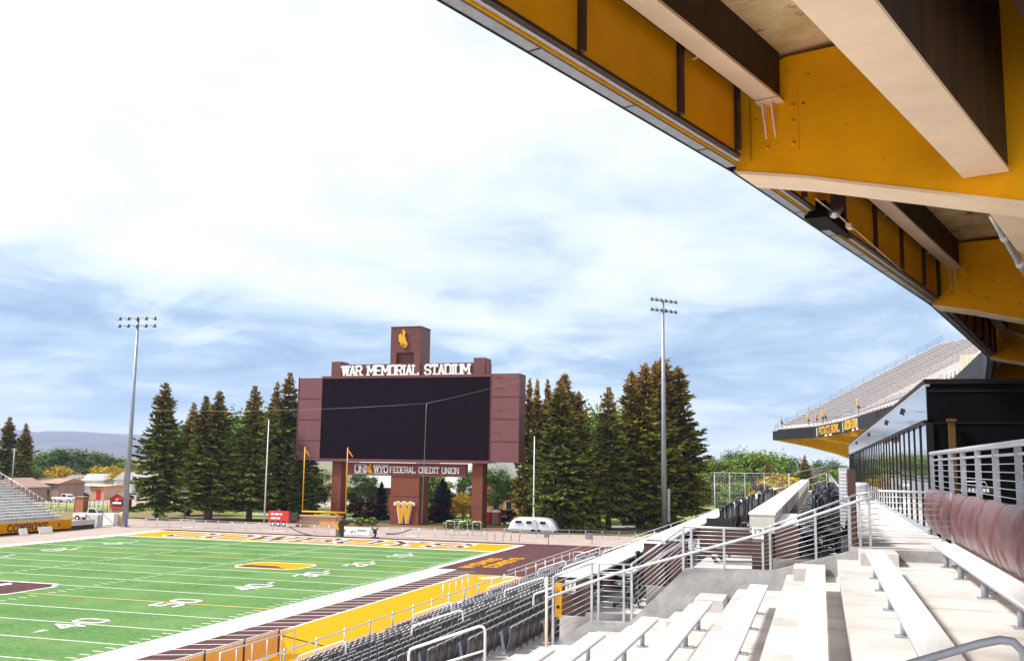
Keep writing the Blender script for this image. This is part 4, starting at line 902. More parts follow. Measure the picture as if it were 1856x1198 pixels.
# railing on the cross wall
t = rthing('cross_railing', (-1.5, YW, -2.0), 'galvanised railing with thin cables stepping up along the cross wall', 'railing')
yr = YW + .08
top = [(-5.35, -2.32), (-4.50, -2.0), (-3.72, -2.0), (-2.62, -1.21), (-1.12, -1.21), (.64, -.50), (1.02, -.43), (2.36, -.43)]
base = [(-5.35, -3.62), (-4.50, -3.1), (-3.72, -3.1), (-2.62, -2.02), (-1.12, -1.99), (.64, -1.53), (1.02, -1.5), (2.36, -1.5)]
b = BR()
for (x0, z0), (x1, z1) in list(zip(top, top[1:])): b.tube([(x0, yr, z0), (x1, yr, z1)], .021, 6)
b.build('top_rail', m_galv, t)
b = BR(); NC = 9
for (a0, a1), (c0, c1) in zip(zip(top, base), list(zip(top, base))[1:]):
    for j in range(1, NC + 1):
        f = j / (NC + 1.2); b.tube([(a0[0], yr, a0[1] + (a1[1] - a0[1]) * f), (c0[0], yr, c0[1] + (c1[1] - c0[1]) * f)], .0065, 4)
b.build('cable', m_galv, t)
def zi(pl, x):
    for (x0, z0), (x1, z1) in zip(pl, pl[1:]):
        if x0 <= x <= x1: return z0 + (z1 - z0) * (x - x0) / (x1 - x0)
    return pl[-1][1]
for x in (-5.33, -4.52, -4.38, -3.86, -3.70, -2.66, -2.50, -1.86, -1.12, -.98, -.13, .68, .86, 2.30):
    BR().box(x - .022, yr - .03, zi(base, x) - .12, x + .022, yr + .03, zi(top, x)).build('post', m_galv, t)
b = BR(); hr = [(-5.4, YW - .12, -2.72), (-4.0, YW - .12, -2.17), (-1.2, YW - .12, -1.31), (.70, YW - .12, -.60), (.95, YW - .12, -.57)]
b.tube(hr, .028, 8)
for q in ((-4.45, -2.37), (-2.62, -1.76), (-1.1, -1.28), (.66, -.62)): b.tube([(q[0], YW - .12, q[1]), (q[0], yr, q[1] - .04)], .012, 5)
b.build('handrail', m_galv, t)
b = BR(); b.tube([(-5.3, yr + .1, -2.55), (-4.5, yr + .1, -2.22), (-3.72, yr + .1, -2.18), (-2.62, yr + .1, -1.5)], .034, 8); b.build('handrail', m_galv, t)
t = rthing('caution_strip', (-5.3, YW - .1, -3.0), 'yellow and black warning strip on the lowest rail post', 'sign')
b = BR(); b.box(-5.27, YW - .02, -3.1, -5.13, YW + .02, -2.42); b.build('strip', m_goldp, t)
b = BR()
for z in (-2.62, -2.9): b.lathe((-5.2, YW - .03, z), [(.01, -.01), (.035, 0), (.035, .012)], 8, 'y')
b.build('symbol', m_blackp, t)
b = BR(); b.tube([(-5.42, YW - .1, -2.3), (-5.42, YW - .1, -3.9)], .03, 6); tag(b.build('corner_post', m_yelf), 'pale yellow edged post at the low end of the cross wall', 'post')
# picket glass-side curb
# near bent handrail
t = rthing('bent_handrail', (.6, 4.3, -1.7), 'dark grey bent tube handrail at the bottom right corner', 'handrail')
pts = [rel(u, v, 'y', 4.3) for u, v in ((1560, 1228), (1640, 1205), (1720, 1182), (1775, 1166), (1812, 1159), (1836, 1162), (1854, 1180), (1862, 1215), (1866, 1290), (1868, 1400))]
BR().tube([tuple(p) for p in pts], .0165, 10).build('tube', m_galvd, t)
# ------------------------------------------------------------------ folding seats of the lower bowl
def seat_meshes():
    back = B(); P = []
    for i in range(7):
        s = i / 6; z = .30 + .55 * s; x = .02 + .10 * s + .03 * math.sin(s * 3.1)
        row = []
        for j in range(9):
            a = -1 + 2 * j / 8; hw = .215 * (1 - .10 * max(0, s - .75) * 4 * abs(a) ** 3)
            row.append((x - .045 * a * a, a * hw, z - (.035 * a ** 4 if i == 6 else 0)))
        P.append(row)
    back.grid(P); P2 = [[(p[0] + .022, p[1], p[2]) for p in row] for row in P]; back.grid([r[::-1] for r in P2])
    for R1, R2 in ((P[-1], P2[-1]), (P2[0], P[0])): back.grid([R1, R2], False)
    back.grid([[r[0] for r in P2], [r[0] for r in P]], False); back.grid([[r[-1] for r in P], [r[-1] for r in P2]], False)
    lip = B(); lip.tube([(P[6][j][0] + .011, P[6][j][1], P[6][j][2] + .004) for j in range(9)], .0155, 5)
    for q in (-.12, -.04, .04, .12): back.bar((.06, q, .34), (.150, q, .80), .012, .02)
    pan = B(); pan.prism([(-.02, -.2, .36), (-.10, -.2, .40), (-.14, -.2, .74), (-.10, -.2, .78), (-.03, -.2, .42)], (0, .4, 0))
    arm = B(); y = .235; arm.box(-.30, y - .025, .60, .06, y + .025, .635); arm.prism([(-.20, y - .016, .60), (-.05, y - .016, .05), (.05, y - .016, .02), (.08, y - .016, .60)], (0, .032, 0)); arm.box(-.1, y - .03, .0, .1, y + .03, .03)
    return back, pan, arm, lip
GS = 'grey folding seats of the lower bowl'
bk, pn, ar, lp = seat_meshes()
s0 = thing('stadium_seat', (0, 0, 0), 'grey plastic folding stadium seat, tipped up, seen from behind', 'seat', GS)
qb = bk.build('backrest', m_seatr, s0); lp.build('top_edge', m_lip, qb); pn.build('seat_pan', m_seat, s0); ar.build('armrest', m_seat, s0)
bk, pn, ar, lp = seat_meshes(); full = B(); nlip = 0
for q in (bk, pn, ar, lp):
    nlip = len(full.f)
    n = len(full.v); full.v += q.v; full.f += [tuple(n + i for i in f) for f in q.f]; full.sm += q.sm
simp = B()
simp.v = []; 
simp.hexa([(.02, -.21, .34), (.07, -.21, .34), (.07, .21, .34), (.02, .21, .34), (.10, -.20, .82), (.145, -.20, .82), (.145, .20, .82), (.10, .20, .82)])
simp.face([(.10, -.20, .82), (.145, -.20, .82), (.145, -.10, .85), (.10, -.10, .85)]); simp.face([(.10, -.10, .85), (.145, -.10, .85), (.145, .10, .85), (.10, .10, .85)]); simp.face([(.10, .10, .85), (.145, .10, .85), (.145, .20, .82), (.10, .20, .82)])
simp.face([(.145, -.2, .82), (.145, .2, .82), (.145, .1, .85), (.145, -.1, .85)])
simp.hexa([(-.09, -.19, .38), (-.02, -.19, .38), (-.02, .19, .38), (-.09, .19, .38), (-.13, -.19, .72), (-.08, -.19, .76), (-.08, .19, .76), (-.13, .19, .72)])
simp.box(-.26, .22, .6, .05, .25, .63); simp.box(-.12, .225, .0, .04, .245, .6)
lip0 = len(simp.f); simp.bar((.125, -.20, .828), (.125, -.09, .858), .035, .026); simp.bar((.125, -.09, .858), (.125, .09, .858), .035, .026); simp.bar((.125, .09, .858), (.125, .20, .828), .035, .026)
spots = []; sec = []
y = 20.25
while y < YE - 4: sec.append((y, y + 8.0)); y += 9.35
for (ya, yb) in sec:
    for k in range(7, 21):
        n = 16
        for i in range(n):
            yy = ya + .25 + .5 * i
            spots.append((math.hypot(TX(k), yy) , TX(k) + .20, yy, TZ(k), i == 0, k))
spots.sort()
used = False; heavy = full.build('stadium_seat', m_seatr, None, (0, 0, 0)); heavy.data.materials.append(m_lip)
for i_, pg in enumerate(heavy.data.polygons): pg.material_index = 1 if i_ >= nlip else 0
tag(heavy, 'grey plastic folding stadium seat, tipped up, seen from behind', 'seat', GS)
hu = False; rest = BR()
for n, (d, x, y, z, endseat, k) in enumerate(spots):
    if n < 90:
        if not used: s0.location = W_(x, y, z); used = True
        else: dup(s0, W_(x, y, z))
    elif n < 300:
        if not hu: heavy.location = W_(x, y, z); hu = True
        else: dup(heavy, W_(x, y, z))
    else:
        o = len(rest.v); rest.v += [(a + x, c + y, e + z) for a, c, e in simp.v]; rest.f += [tuple(o + i for i in f) for f in simp.f]; rest.sm += simp.sm
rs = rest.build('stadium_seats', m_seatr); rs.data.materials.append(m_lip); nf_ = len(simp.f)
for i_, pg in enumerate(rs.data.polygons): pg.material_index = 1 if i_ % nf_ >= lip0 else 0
tag(rs, 'farther rows of grey folding stadium seats beyond the nearest sections', 'seats', GS, 'stuff')
# end standards with pale aisle side and U shaped aisle rails
k0 = None; cnt = 0
for si, (ya, yb) in enumerate(sec[:6]):
    for (ka, kb) in ((8.0, 9.8), (12.2, 14.0), (16.4, 18.2)):
        cnt += 1
        x0, x1 = TX(ka), TX(kb); z0, z1 = TZ(round(ka)), TZ(round(kb)); yy = ya - .75
        lb = 'white inverted U aisle handrail, %s aisle from the near end, %s of its three' % (ordl[si], {8.0: 'upper', 12.2: 'middle', 16.4: 'lower'}[ka])
        if k0 is None:
            k0 = rthing('aisle_handrail', (x0, yy, z0), lb, 'handrail', 'aisle handrails of the lower bowl')
            zt0, zt1 = z0 + .95, z1 + .95
            BR().tube([(x0, yy, z0), (x0, yy, zt0 - .1), (x0 - .03, yy, zt0 - .02), (x0 - .12, yy, zt0), (x1 + .12, yy, zt1 + .06), (x1 + .03, yy, zt1 + .02), (x1, yy, zt1 - .08), (x1, yy, z1 - .1)], .028, 8).build('tube', m_white, k0)
            BR().tube([(x0, yy, z0 + .48), (x1, yy, z1 + .48)], .022, 8).build('mid_tube', m_white, k0)
        else: dup(k0, W_(x0, yy, z0), label=lb)
# front railing of the walkway
t = rthing('front_railing', (-19.35, 30, -7.3), 'silver railing along the front walkway above the gold sideline', 'railing')
BR().tube([(-19.35, -10, -7.1), (-19.35, YE, -7.1)], .035, 6).build('top_rail', m_galv, t); BR().tube([(-19.35, -10, -7.6), (-19.35, YE, -7.6)], .025, 6).build('mid_rail', m_galv, t)
y = 24.0
while y < YE: BR().tube([(-19.35, y, -8.15), (-19.35, y, -6.98)], .04, 6).build('post', m_galvd if int(y) % 2 else m_galv, t); y += 2.45
for yy, l in ((31.0, 'nearer'), (52.5, 'farther')):
    t = rthing('stair_gate', (-20, yy, -8.5), l + ' silver picket stair landing rail standing on the field side of the front walkway', 'railing')
    b = BR()
    b.tube([(-20.3, yy, -8.0), (-20.3, yy, -6.75), (-20.3, yy + 5.2, -6.75), (-20.3, yy + 5.2, -8.0)], .03, 6)
    b.build('frame', m_galv, t)
    for i in range(1, 5): BR().tube([(-20.3, yy + 5.2 * i / 5, -8.1), (-20.3, yy + 5.2 * i / 5, -6.75)], .02, 5).build('picket', m_galv, t)
    BR().box(-20.7, yy, -CZ, -19.45, yy + 5.2, -8.1).build('landing', m_conc, t)
# end of stand rails, cross fence with posts
t = rthing('end_railing', (-10, YE, -5), 'silver railing sloping up the far end of the lower stand', 'railing')
def sl(x): return -8.15 + (x + 18.3) * .355 if x > -18.3 else -8.15
for h, n_ in ((1.1, 'top_rail'), (.6, 'mid_rail'), (.15, 'low_rail')): BR().tube([(-19.3, YE, -8.15 + h), (-18.3, YE, -8.15 + h), (.4, YE, sl(.4) + h)], .03, 5).build(n_, m_galv, t)
for i in range(16):
    x = -19.3 + 19.7 * i / 15; BR().tube([(x, YE, sl(x)), (x, YE, sl(x) + 1.1)], .03, 5).build('post', m_galvd, t)
t = rthing('wire_fence', (-6, 84, -7), 'tall sagging wire fence on grey posts beyond the far end of the stand', 'fence')
a = rel(1290, 856, 'y', 84); c = rel(1430, 859, 'y', 84); e = rel(1530, 838, 'y', 84)
BR().tube([a, c, e], .022, 5).build('top_rail', m_galvd, t)
for u in (1295, 1322, 1350, 1385, 1430):
    q = rel(u, 857, 'y', 84); BR().tube([q, (q.x, q.y, -7)], .035 if u in (1295, 1430) else .022, 6).build('post', m_galvd, t)
b = BR()
for i in range(46):
    x = a.x + (c.x - a.x) * i / 45; b.tube([(x, 84, -.75), (x, 84, -6.5)], .006, 3)
for i in range(8): z = -.8 - .7 * i; b.tube([(a.x, 84, z), (c.x, 84, z)], .006, 3)
b.build('mesh_panel', m_galvd, t)
# chain-link fence on the field side, bottom left
ct = thing('chain_link_fence', (8.2, -66, 0), 'chain link fence with dark posts and white top rail on the gold sideline', 'fence')
B().tube([(8.2, -90, 1.22), (8.2, -58.9, 1.22)], .045, 6).build('top_rail', m_white, ct)
for y in (-58.9, -62.0, -65.1, -68.2, -71.3): B().tube([(8.2, y, 0), (8.2, y, 1.3)], .06, 6).build('post', m_blackp, ct)
b = B(); y = -82
while y < -59: b.bar((8.2, y, .05), (8.2, y + 1.15, 1.2), .022, .022); b.bar((8.2, y + 1.15, .05), (8.2, y, 1.2), .022, .022); y += .13
b.build('wire_mesh', mat('rusty_wire', (.35, .15, .03), .7), ct); b = B(); b.tube([(8.2, -59, 1.0), (9.3, -56, .0)], .03, 5); b.build('brace', m_blackp, ct)
# ------------------------------------------------------------------ club section: counters, panels, chairs
segs = [20.35 + 4.35 * i for i in range(13)]
def counters(x0, x1, ztop, zf, lab, grp, name='counter', n=13):
    pt = None; L0 = 4.25
    for i, y in enumerate(segs[:n]):
        lb = lab % ('nearest' if i == 0 else ordl[i] if i < 11 else 'farthest but one' if i == 11 else 'farthest')
        if pt is None:
            pt = rthing(name, (x0, y, zf), lb, 'counter', grp)
            BR().box(x0 - .03, y - .02, ztop - .045, x1, y + L0, ztop).build('top', m_white, pt)
            pq = BR().box(x0, y, zf, x0 + .05, y + L0, ztop - .047).build('front_panel', m_brownp, pt)
            BR().box(x0 + .052, y + .002, zf, x1 - .02, y + .055, ztop - .047).build('end_panel', m_brownp, pt)
            BR().box(x0 - .02, y + L0 + .002, ztop - .12, x1, y + L0 + .095, ztop + .002).build('seam', m_grey, pt)
            BR().box(x0 + .06, y + .06, ztop - .32, x0 + .09, y + L0 - .05, ztop - .08).build('modesty_rail', m_grey, pt)
        else: dup(pt, W_(x0, y, zf), label=lb)
    return pt
counters(-5.32, -4.62, -2.29, -3.05, 'white topped brown drink counter of the lower club row, %s segment', 'counters of the lower club row')
counters(-3.50, -3.05, -1.54, -2.42, 'white topped brown counter of the middle club row, %s segment', 'counters of the middle club row')
pt = None
for i in range(8):
    y = 20.35 + 7.0 * i
    lb = 'cream topped tall partition box between the club rows, %s one' % ('nearest' if i == 0 else ordl[i] if i < 7 else 'farthest')
    if pt is None:
        pt = rthing('partition_box', (-1.37, y, -2.06), lb, 'partition', 'partition boxes of the club section')
        BR().box(-1.38, y, -1.30, -.90, y + 6.7, -.95).build('cap', m_cream, pt); BR().box(-1.35, y + .02, -2.06, -.93, y + 6.68, -1.302).build('body', m_brownp, pt)
        BR().box(-1.40, y - .015, -.948, -.88, y + 6.72, -.905).build('lid', m_white, pt); BR().box(-1.39, y + 6.73, -1.3, -.89, y + 6.98, -.90).build('seam', m_grey, pt)
    else: dup(pt, W_(-1.37, y, -2.06), label=lb)
for i, (x0, x1, z0, z1, yy, lb) in enumerate(((-3.45, -2.62, -2.35, -1.52, 20.4, 'brown end panel behind the rail with a pale top edge, left of the two chairs'), (-2.5, -1.4, -1.86, -1.33, 21.6, 'wide brown panel behind the level stretch of rail'), (-.9, -.45, -1.8, -1.12, 20.32, 'small brown panel under the narrow white ledge'))):
    t = rthing('screen_panel', ((x0 + x1) / 2, yy, z0), lb, 'panel'); BR().box(x0, yy, z0, x1, yy + .05, z1).build('board', m_brownp, t)
    BR().box(x0 - .01, yy - .01, z1, x1 + .01, yy + .07, z1 + .03).build('edge', m_cream, t)
for (x, z, yy, lb) in ((-5.02, -2.5, 20.32, 'white number 17 plate on the lowest counter end'), (-2.45, -1.55, 20.12, 'white number 17 plate by the second rail post'), (-1.2, -1.28, 19.98, 'white number 17 plate below the partition box')):
    t = rthing('number_plate', (x, yy, z), lb, 'sign'); BR().box(x - .11, yy - .03, z - .11, x + .11, yy - .02, z + .11).build('plate', m_white, t)
    b = BR(); text(b, '17', (x - .07, yy - .032, z - .05), (1, 0, 0), (0, 0, 1), .12, .13, .024, .003, False); b.build('figures', m_grey, t); BR().box(x - .10, yy - .035, z - .17, x + .10, yy - .03, z - .13).build('strip', m_grey, t)
counters(-.88, -.52, -1.10, -1.78, 'narrow white ledge in front of the upper club chairs, %s the rail', 'ledges of the upper club row', n=1)
# rolling mesh chairs
def chair_proto():
    t = thing('office_chair', (0, 0, 0), '', 'office chair', 'black rolling chairs of the club rows')
    P = []
    for i in range(9):
        s = i / 8; z = .50 + .68 * s; x = .22 + .05 * math.sin(s * 3) + .06 * s; hw = .235 * (1 - .25 * max(0, s - .7) * 2)
        P.append([(x - .06 * (a / 4) ** 2, hw * a / 4, z - (.05 * (a / 4) ** 4 if i == 8 else 0)) for a in range(-4, 5)])
    b = B(); b.grid(P); b.grid([[(p[0] + .035, p[1], p[2]) for p in r][::-1] for r in P]); b.tube([P[i][0] for i in range(9)] + [P[8][k] for k in range(1, 9)] + [P[i][8] for i in range(7, -1, -1)], .022, 5); b.build('backrest', m_mesh, t)
    b = B(); b.lathe((0, 0, .44), [(.18, 0), (.255, .03), (.26, .07), (.2, .095)], 12); b.build('seat', m_mesh, t)
    for s in (-1, 1): B().tube([(.2, s * .27, .50), (.1, s * .29, .66), (-.15, s * .29, .67)], .022, 5).build('armrest', m_blackp, t)
    ba = B().tube([(0, 0, .1), (0, 0, .44)], .03, 6).build('base', m_blackp, t)
    for k in range(5):
        a = 6.283 * k / 5; x, y = .29 * math.cos(a), .29 * math.sin(a); l = B(); l.bar((0, 0, .13), (x, y, .08), .04, .03); l.lathe((x, y - .02, .035), [(.034, 0), (.034, .04)], 8, 'y'); l.build('leg', m_blackp, ba)
    return t
c0 = chair_proto(); first = True; rn = random.Random(11)
rowsn = {0: 'lower', 1: 'middle', 2: 'upper', 3: 'back'}
for ri, (x, zf, n, y0, dy, ry) in enumerate(((-4.05, -3.02, 22, 21.3, 1.05, .2), (-2.25, -2.06, 20, 22.2, 1.05, .25), (-.28, -1.78, 28, 20.7, .80, .3), (.16, -1.78, 26, 20.95, .85, .5))):
    for i in range(n):
        y = y0 + dy * i
        pos = W_(x + rn.uniform(-.12, .12), y + rn.uniform(-.1, .1), zf); rz = rn.uniform(-ry, ry) * 1.2
        lb = 'black mesh rolling chair of the %s club row, number %d counted from the near rail' % (rowsn[ri], i + 1)
        lb = 'black mesh rolling chair in the %s club row, %s' % (rowsn[ri], 'nearest the cross rail' if i == 0 else ('%s from the cross rail' % ordl[i]) if i < 11 else 'among the far ones')
        if first: c0.location = pos; c0.rotation_euler = (0, 0, rz); c0['label'] = lb; first = False
        else: dup(c0, pos, rz, lb)
# monitors on the middle counter
for i, y in enumerate((21.4, 25.6)):
    t = rthing('monitor', (-2.2, y + .5, -1.54), 'black flat screen on a stand in the middle club row, ' + ('nearer one' if i == 0 else 'farther one'), 'monitor')
    BR().box(-2.4, y + .5, -1.40, -1.85, y + .54, -1.12).build('screen', m_blackp, t); BR().box(-2.43, y + .49, -1.43, -1.82, y + .495 + .06, -1.405).build('frame', m_grey, t); BR().bar((-2.1, y + .56, -1.4), (-2.1, y + .56, -2.0), .06, .04).build('stand', m_blackp, t)
# upright mesh fence beside the walkway and the louvred cabinet
t = rthing('walkway_railing', (.5, 35, -1.5), 'slatted silver railing between the club chairs and the walkway', 'railing')
BR().tube([(.5, 20.4, -.58), (.5, 70, -.42)], .022, 6).build('top_rail', m_galv, t)
b = BR()
y = 20.5
while y < 70: b.bar((.5, y, -1.75), (.5, y, -.58), .012, .03); y += .22
b.build('slat', m_galv, t)
for y in (20.45, 23.5, 26.5, 29.5, 33, 37, 42, 48, 56, 66): BR().box(.47, y - .03, -1.78, .53, y + .03, -.55).build('post', m_galv, t)
BR().box(.53, 20.42, -1.75, .62, 22.5, -.70).build('infill_panel', m_brownp, t)
t = rthing('louvred_cabinet', (.4, 21.2, -1.75), 'tall pale louvred cabinet with a brown side standing at the walkway edge', 'cabinet')
a = rel(1521, 880, 'y', 21.2).x; c = rel(1536, 880, 'y', 21.2).x; e = rel(1551, 880, 'y', 21.2).x
BR().box(a, 21.2, -1.75, c, 21.5, .0).build('front', m_galv, t); BR().box(c, 21.18, -1.75, e, 21.5, -.03).build('side', m_brownp, t)
for i in range(20): BR().box(a + .02, 21.18, -1.4 + i * .068, c - .02, 21.198, -1.37 + i * .068).build('louvre', m_white, t)
for i, (y, lb) in enumerate(((44.0, 'grey metal litter bin on the walkway by the glass wall'), )):
    t = rthing('litter_bin', (1.6, y, -1.5), lb, 'litter bin'); BR().lathe((1.6, y, -1.5), [(.25, 0), (.27, .7), (.29, .72), (.29, .85), (.2, .9)], 14).build('body', m_galv, t)
    BR().lathe((1.6, y - .27, -.72), [(.1, 0), (.1, .03)], 10, 'y').build('opening', m_blackp, t)
# ================================================================== GLASS SUITES
t = rthing('suite_building', (7, 55, -CZ), 'black glass suite block with mirrored wall and pale metal fascia beside the walkway', 'building')
GX, Y0, Y1 = 2.4, 25.0, 92.0
BR().box(GX + .25, Y0 + .1, -3, 14, Y1, 2.0).build('core', m_mull, t)
BR().box(GX + .02, Y0, -3, 14, Y0 + .1, 1.98).build('end_wall', m_blk, t)
BR().box(GX - .02, Y0 - .03, 1.985, 14, Y1, 2.10).build('roof_edge', m_mull, t)
b = BR(); b.box(GX + .02, Y0 - .02, 1.06, 14, Y0 - .003, 1.09); b.box(GX + .02, Y0 - .02, 1.80, 14, Y0 - .003, 1.84); b.build('trim', m_mull, t)
b = BR()
y = Y0; i = 0; rn = random.Random(3)
while y < Y1 - .1:
    d = rn.uniform(-.004, .004); b.face([(GX + .01 + d, y + .02, -1.45), (GX + .01 - d, y + 1.68, -1.45), (GX + .01 - d, y + 1.68, 1.08), (GX + .01 + d, y + .02, 1.08)][::-1]); y += 1.7
b.build('glass', m_glass, t)
n = 0; y = Y0
while y < Y1: BR().box(GX - .015, y - .05, -1.5, GX + .14, y + .05, 1.09).build('mullion', m_mull, t); y += 1.7
BR().box(GX - .06, Y0, -1.5, GX + .14, Y1, -1.40).build('sill', m_galvd, t); BR().box(GX - .07, Y0, 1.06, GX + .16, Y1, 1.14).build('head', m_mull, t)
b = BR(); y = Y0
while y < Y1: b.box(GX, y + .004, 1.145, GX + .1, y + .62, 1.975); y += .624
b.build('fascia', m_fascia, t)
b = BR()
b.box(GX - .01, Y0 - .02, 1.93, GX + .1, Y1, 1.985); b.build('fascia_cap', m_galv, t)
for i, (y, z) in enumerate(((26.6, 1.42), (33.0, 1.42), (45, 1.42), (60, 1.42))):
    q = rthing('wall_speaker', (GX - .3, y, z), ['nearest', 'second', 'third', 'farthest'][i] + ' small dark speaker bracketed off the pale suite fascia', 'speaker', 'bracket speakers on the suite fascia')
    BR().tube([(GX, y, z), (GX - .2, y, z + .02), (GX - .34, y, z)], .012, 5).build('bracket', m_galvd, q); BR().obox((GX - .40, y, z), (.05, 0, -.02), (0, .06, 0), (.02, 0, .075)).build('cabinet', m_dbrown, q)
m_dimgold = mat('glass_dimmed_gold', (.10, .045, .004), .6)  # gold with the dimming of tinted glass put into its colour
t = rthing('steel_column', (3.05, 24.9, -3), 'thin gold column, darkened as behind glass, in front of the black end wall', 'column')
a = rel(1726, 800, 'y', 24.8); BR().box(a.x - .07, 24.74, -3, a.x + .07, 24.86, 1.1).build('shaft', m_dimgold, t); BR().box(a.x - .1, 24.7, 1.1, a.x + .1, 24.9, 1.16).build('cap', m_dimgold, t)
t = rthing('hanging_sign', (3.2, 24.7, -.6), 'small white lettered sign hanging low in front of the black end wall', 'sign')
a = rel(1768, 884, 'y', 24.4); q = BR().box(a.x - .35, 24.4, a.z - .12, a.x + .35, 24.42, a.z + .04).build('plate', m_blackp, t)
b = BR()
for i in range(8): b.box(a.x - .30 + i * .075, 24.385, a.z - .09, a.x - .25 + i * .075, 24.4, a.z - .01)
b.build('small_lettering', m_white, q); BR().tube([(a.x - .25, 24.41, a.z + .04), (a.x - .2, 24.41, a.z + .14), (a.x + .2, 24.41, a.z + .14), (a.x + .25, 24.41, a.z + .04)], .012, 5).build('hanger', m_white, t)
t = rthing('rear_concourse_wall', (15, 40, -CZ), 'dark wall at the back of the concourse under the deck', 'wall')
BR().box(16, 22, -CZ, 16.5, 150, 8).build('wall', m_dbrown, t); BR().box(2.5, -20, -CZ, 16, 24.9, -1.9).build('floor', m_wallc, t)
# ================================================================== UPPER DECK
tips = [(-14.9, -24.0), (-10.4, -11.3), (-5.95, 1.2), (-1.12, 15.0), (3.07, 29.0), (6.6, 43.2), (8.6, 58.0), (9.2, 75.0), (8.2, 92.0), (6.15, 109.0), (4.6, 123.0), (2.9, 138.5), (-.65, 157.5), (-7.23, 172.3)]
Tv = [Vector((x, y, 0)) for x, y in tips]
def nrm(i):                 # inward (away from the field) direction at a tip
    a = Tv[max(0, i - 1)]; c = Tv[min(len(Tv) - 1, i + 1)]; d = (c - a).normalized(); return Vector((d.y, -d.x, 0))
nn = [nrm(i) for i in range(len(Tv))]
nn[3] = Vector((.956, -.292, 0))
def D(i, d, z): p = Tv[i] + nn[i] * d; return Vector((p.x, p.y, z))
deck = rthing('upper_deck', (8, 57, -CZ), 'curved gold painted cantilevered upper deck overhead and across the far right', 'grandstand')
ND = 27.0; SLP = .505
def strip(b, i, pts, trim=0):       # closed cross-section (d,z) swept from tip i to i+1, stopping trim metres short
    A = [D(i, d, z) for d, z in pts]; Cc = [D(i + 1, d, z) for d, z in pts]; n = len(b.v); k = len(pts)
    if trim: Cc = [c_.lerp(a_, trim / (c_ - a_).length) for a_, c_ in zip(A, Cc)]
    b.v += [tuple(p) for p in A + Cc]; b.f.append(tuple(n + j for j in range(k))); b.f.append(tuple(n + k + j for j in reversed(range(k)))); b.sm += [False, False]
    for j in range(k): m_ = (j + 1) % k; b.f.append((n + m_, n + j, n + k + j, n + k + m_)); b.sm.append(False)
sof = BR(); tread = BR(); fas = BR(); fl = BR(); cap = BR(); thin = BR(); dk_ = BR(); chan = BR()
for i in range(2, len(Tv) - 1):
    far = i >= 8
    # stepped slab: stepped soffit below, treads above
    K = 38
    st_ = []; k1_ = 1 if not far else 0
    for k in range(K): st_ += [(.25 + .8 * k, 6.42 + .404 * k), (1.05 + .8 * k, 6.42 + .404 * k)]
    lo = [(.25 + .8 * K, 6.3 + .404 * K), (4.0, 8.0), (2.2, 6.3), (.25, 6.2)]
    strip(tread if far else sof, i, st_ + lo)
    # fascia beam: gold web with dark stiffeners, bottom flange, outer grey channel
    strip(fas, i, [(.22, 4.62), (.25, 4.62), (.25, 5.62), (.22, 5.62)], .5)
    strip(fl, i, [(.125, 4.56), (.185, 4.56), (.185, 4.60), (.125, 4.60)], .3)
    strip(dk_, i, [(.187, 4.57), (.26, 4.57), (.26, 4.615), (.187, 4.615)], .45); strip(dk_, i, [(.20, 5.63), (.26, 5.63), (.42, 6.2), (.36, 6.2)], .5)
    if not far:
        strip(cap, i, [(-.05, 4.50), (.10, 4.50), (.10, 4.54), (-.05, 4.54)], .25); strip(thin, i, [(-.08, 4.49), (-.052, 4.49), (-.052, 6.4), (-.08, 6.4)])
        strip(chan, i, [(.103, 4.53), (.122, 4.53), (.122, 4.60), (.103, 4.60)], .3)
    else:
        strip(thin, i, [(-.36, 4.45), (-.30, 4.45), (-.30, 5.9), (-.36, 5.9)])
    A, Cc = D(i, .28, 0), D(i + 1, .28, 0); dv = (Cc - A); ln = dv.length; du_ = dv / ln; nv = Vector((du_.y, -du_.x, 0))
    for q in range(1, 7):
        f = q / 6.0 if q < 6 else 1 - .6 / ln
        c_ = A + dv * f; st1 = BR().obox((c_.x, c_.y, 5.12), tuple(du_ * .045), tuple(nv * .045), (0, 0, .50)); st1.build('stiffener', m_dbrown, deck) if i < 7 else None
sof.build('soffit', m_soff, deck); tread.build('tread_concrete', mat('deck_concrete', (.58, .50, .47), .9, sc=.8, var=.12), deck)
fas.build('edge_beam', m_yel, deck); fl.build('bottom_flange', m_galv, deck); dk_.build('web_edge', m_dbrown, deck)
cap.build('edge_trim', m_galvd, deck); thin.build('fascia_sheet', m_mull, deck); chan.build('edge_channel', m_yel, deck)
# joints in the trim
b = BR()
for i in range(2, 6):
    A, Cc = D(i, .025, 0), D(i + 1, .025, 0); dv = Cc - A; du_ = dv.normalized(); nv = Vector((du_.y, -du_.x, 0))
    for q in range(7):
        c_ = A + dv * ((q + .4) / 7); b.obox((c_.x, c_.y, 4.497), tuple(du_ * .012), tuple(nv * .078), (0, 0, .004))
b.build('trim_joint', m_blackp, deck)
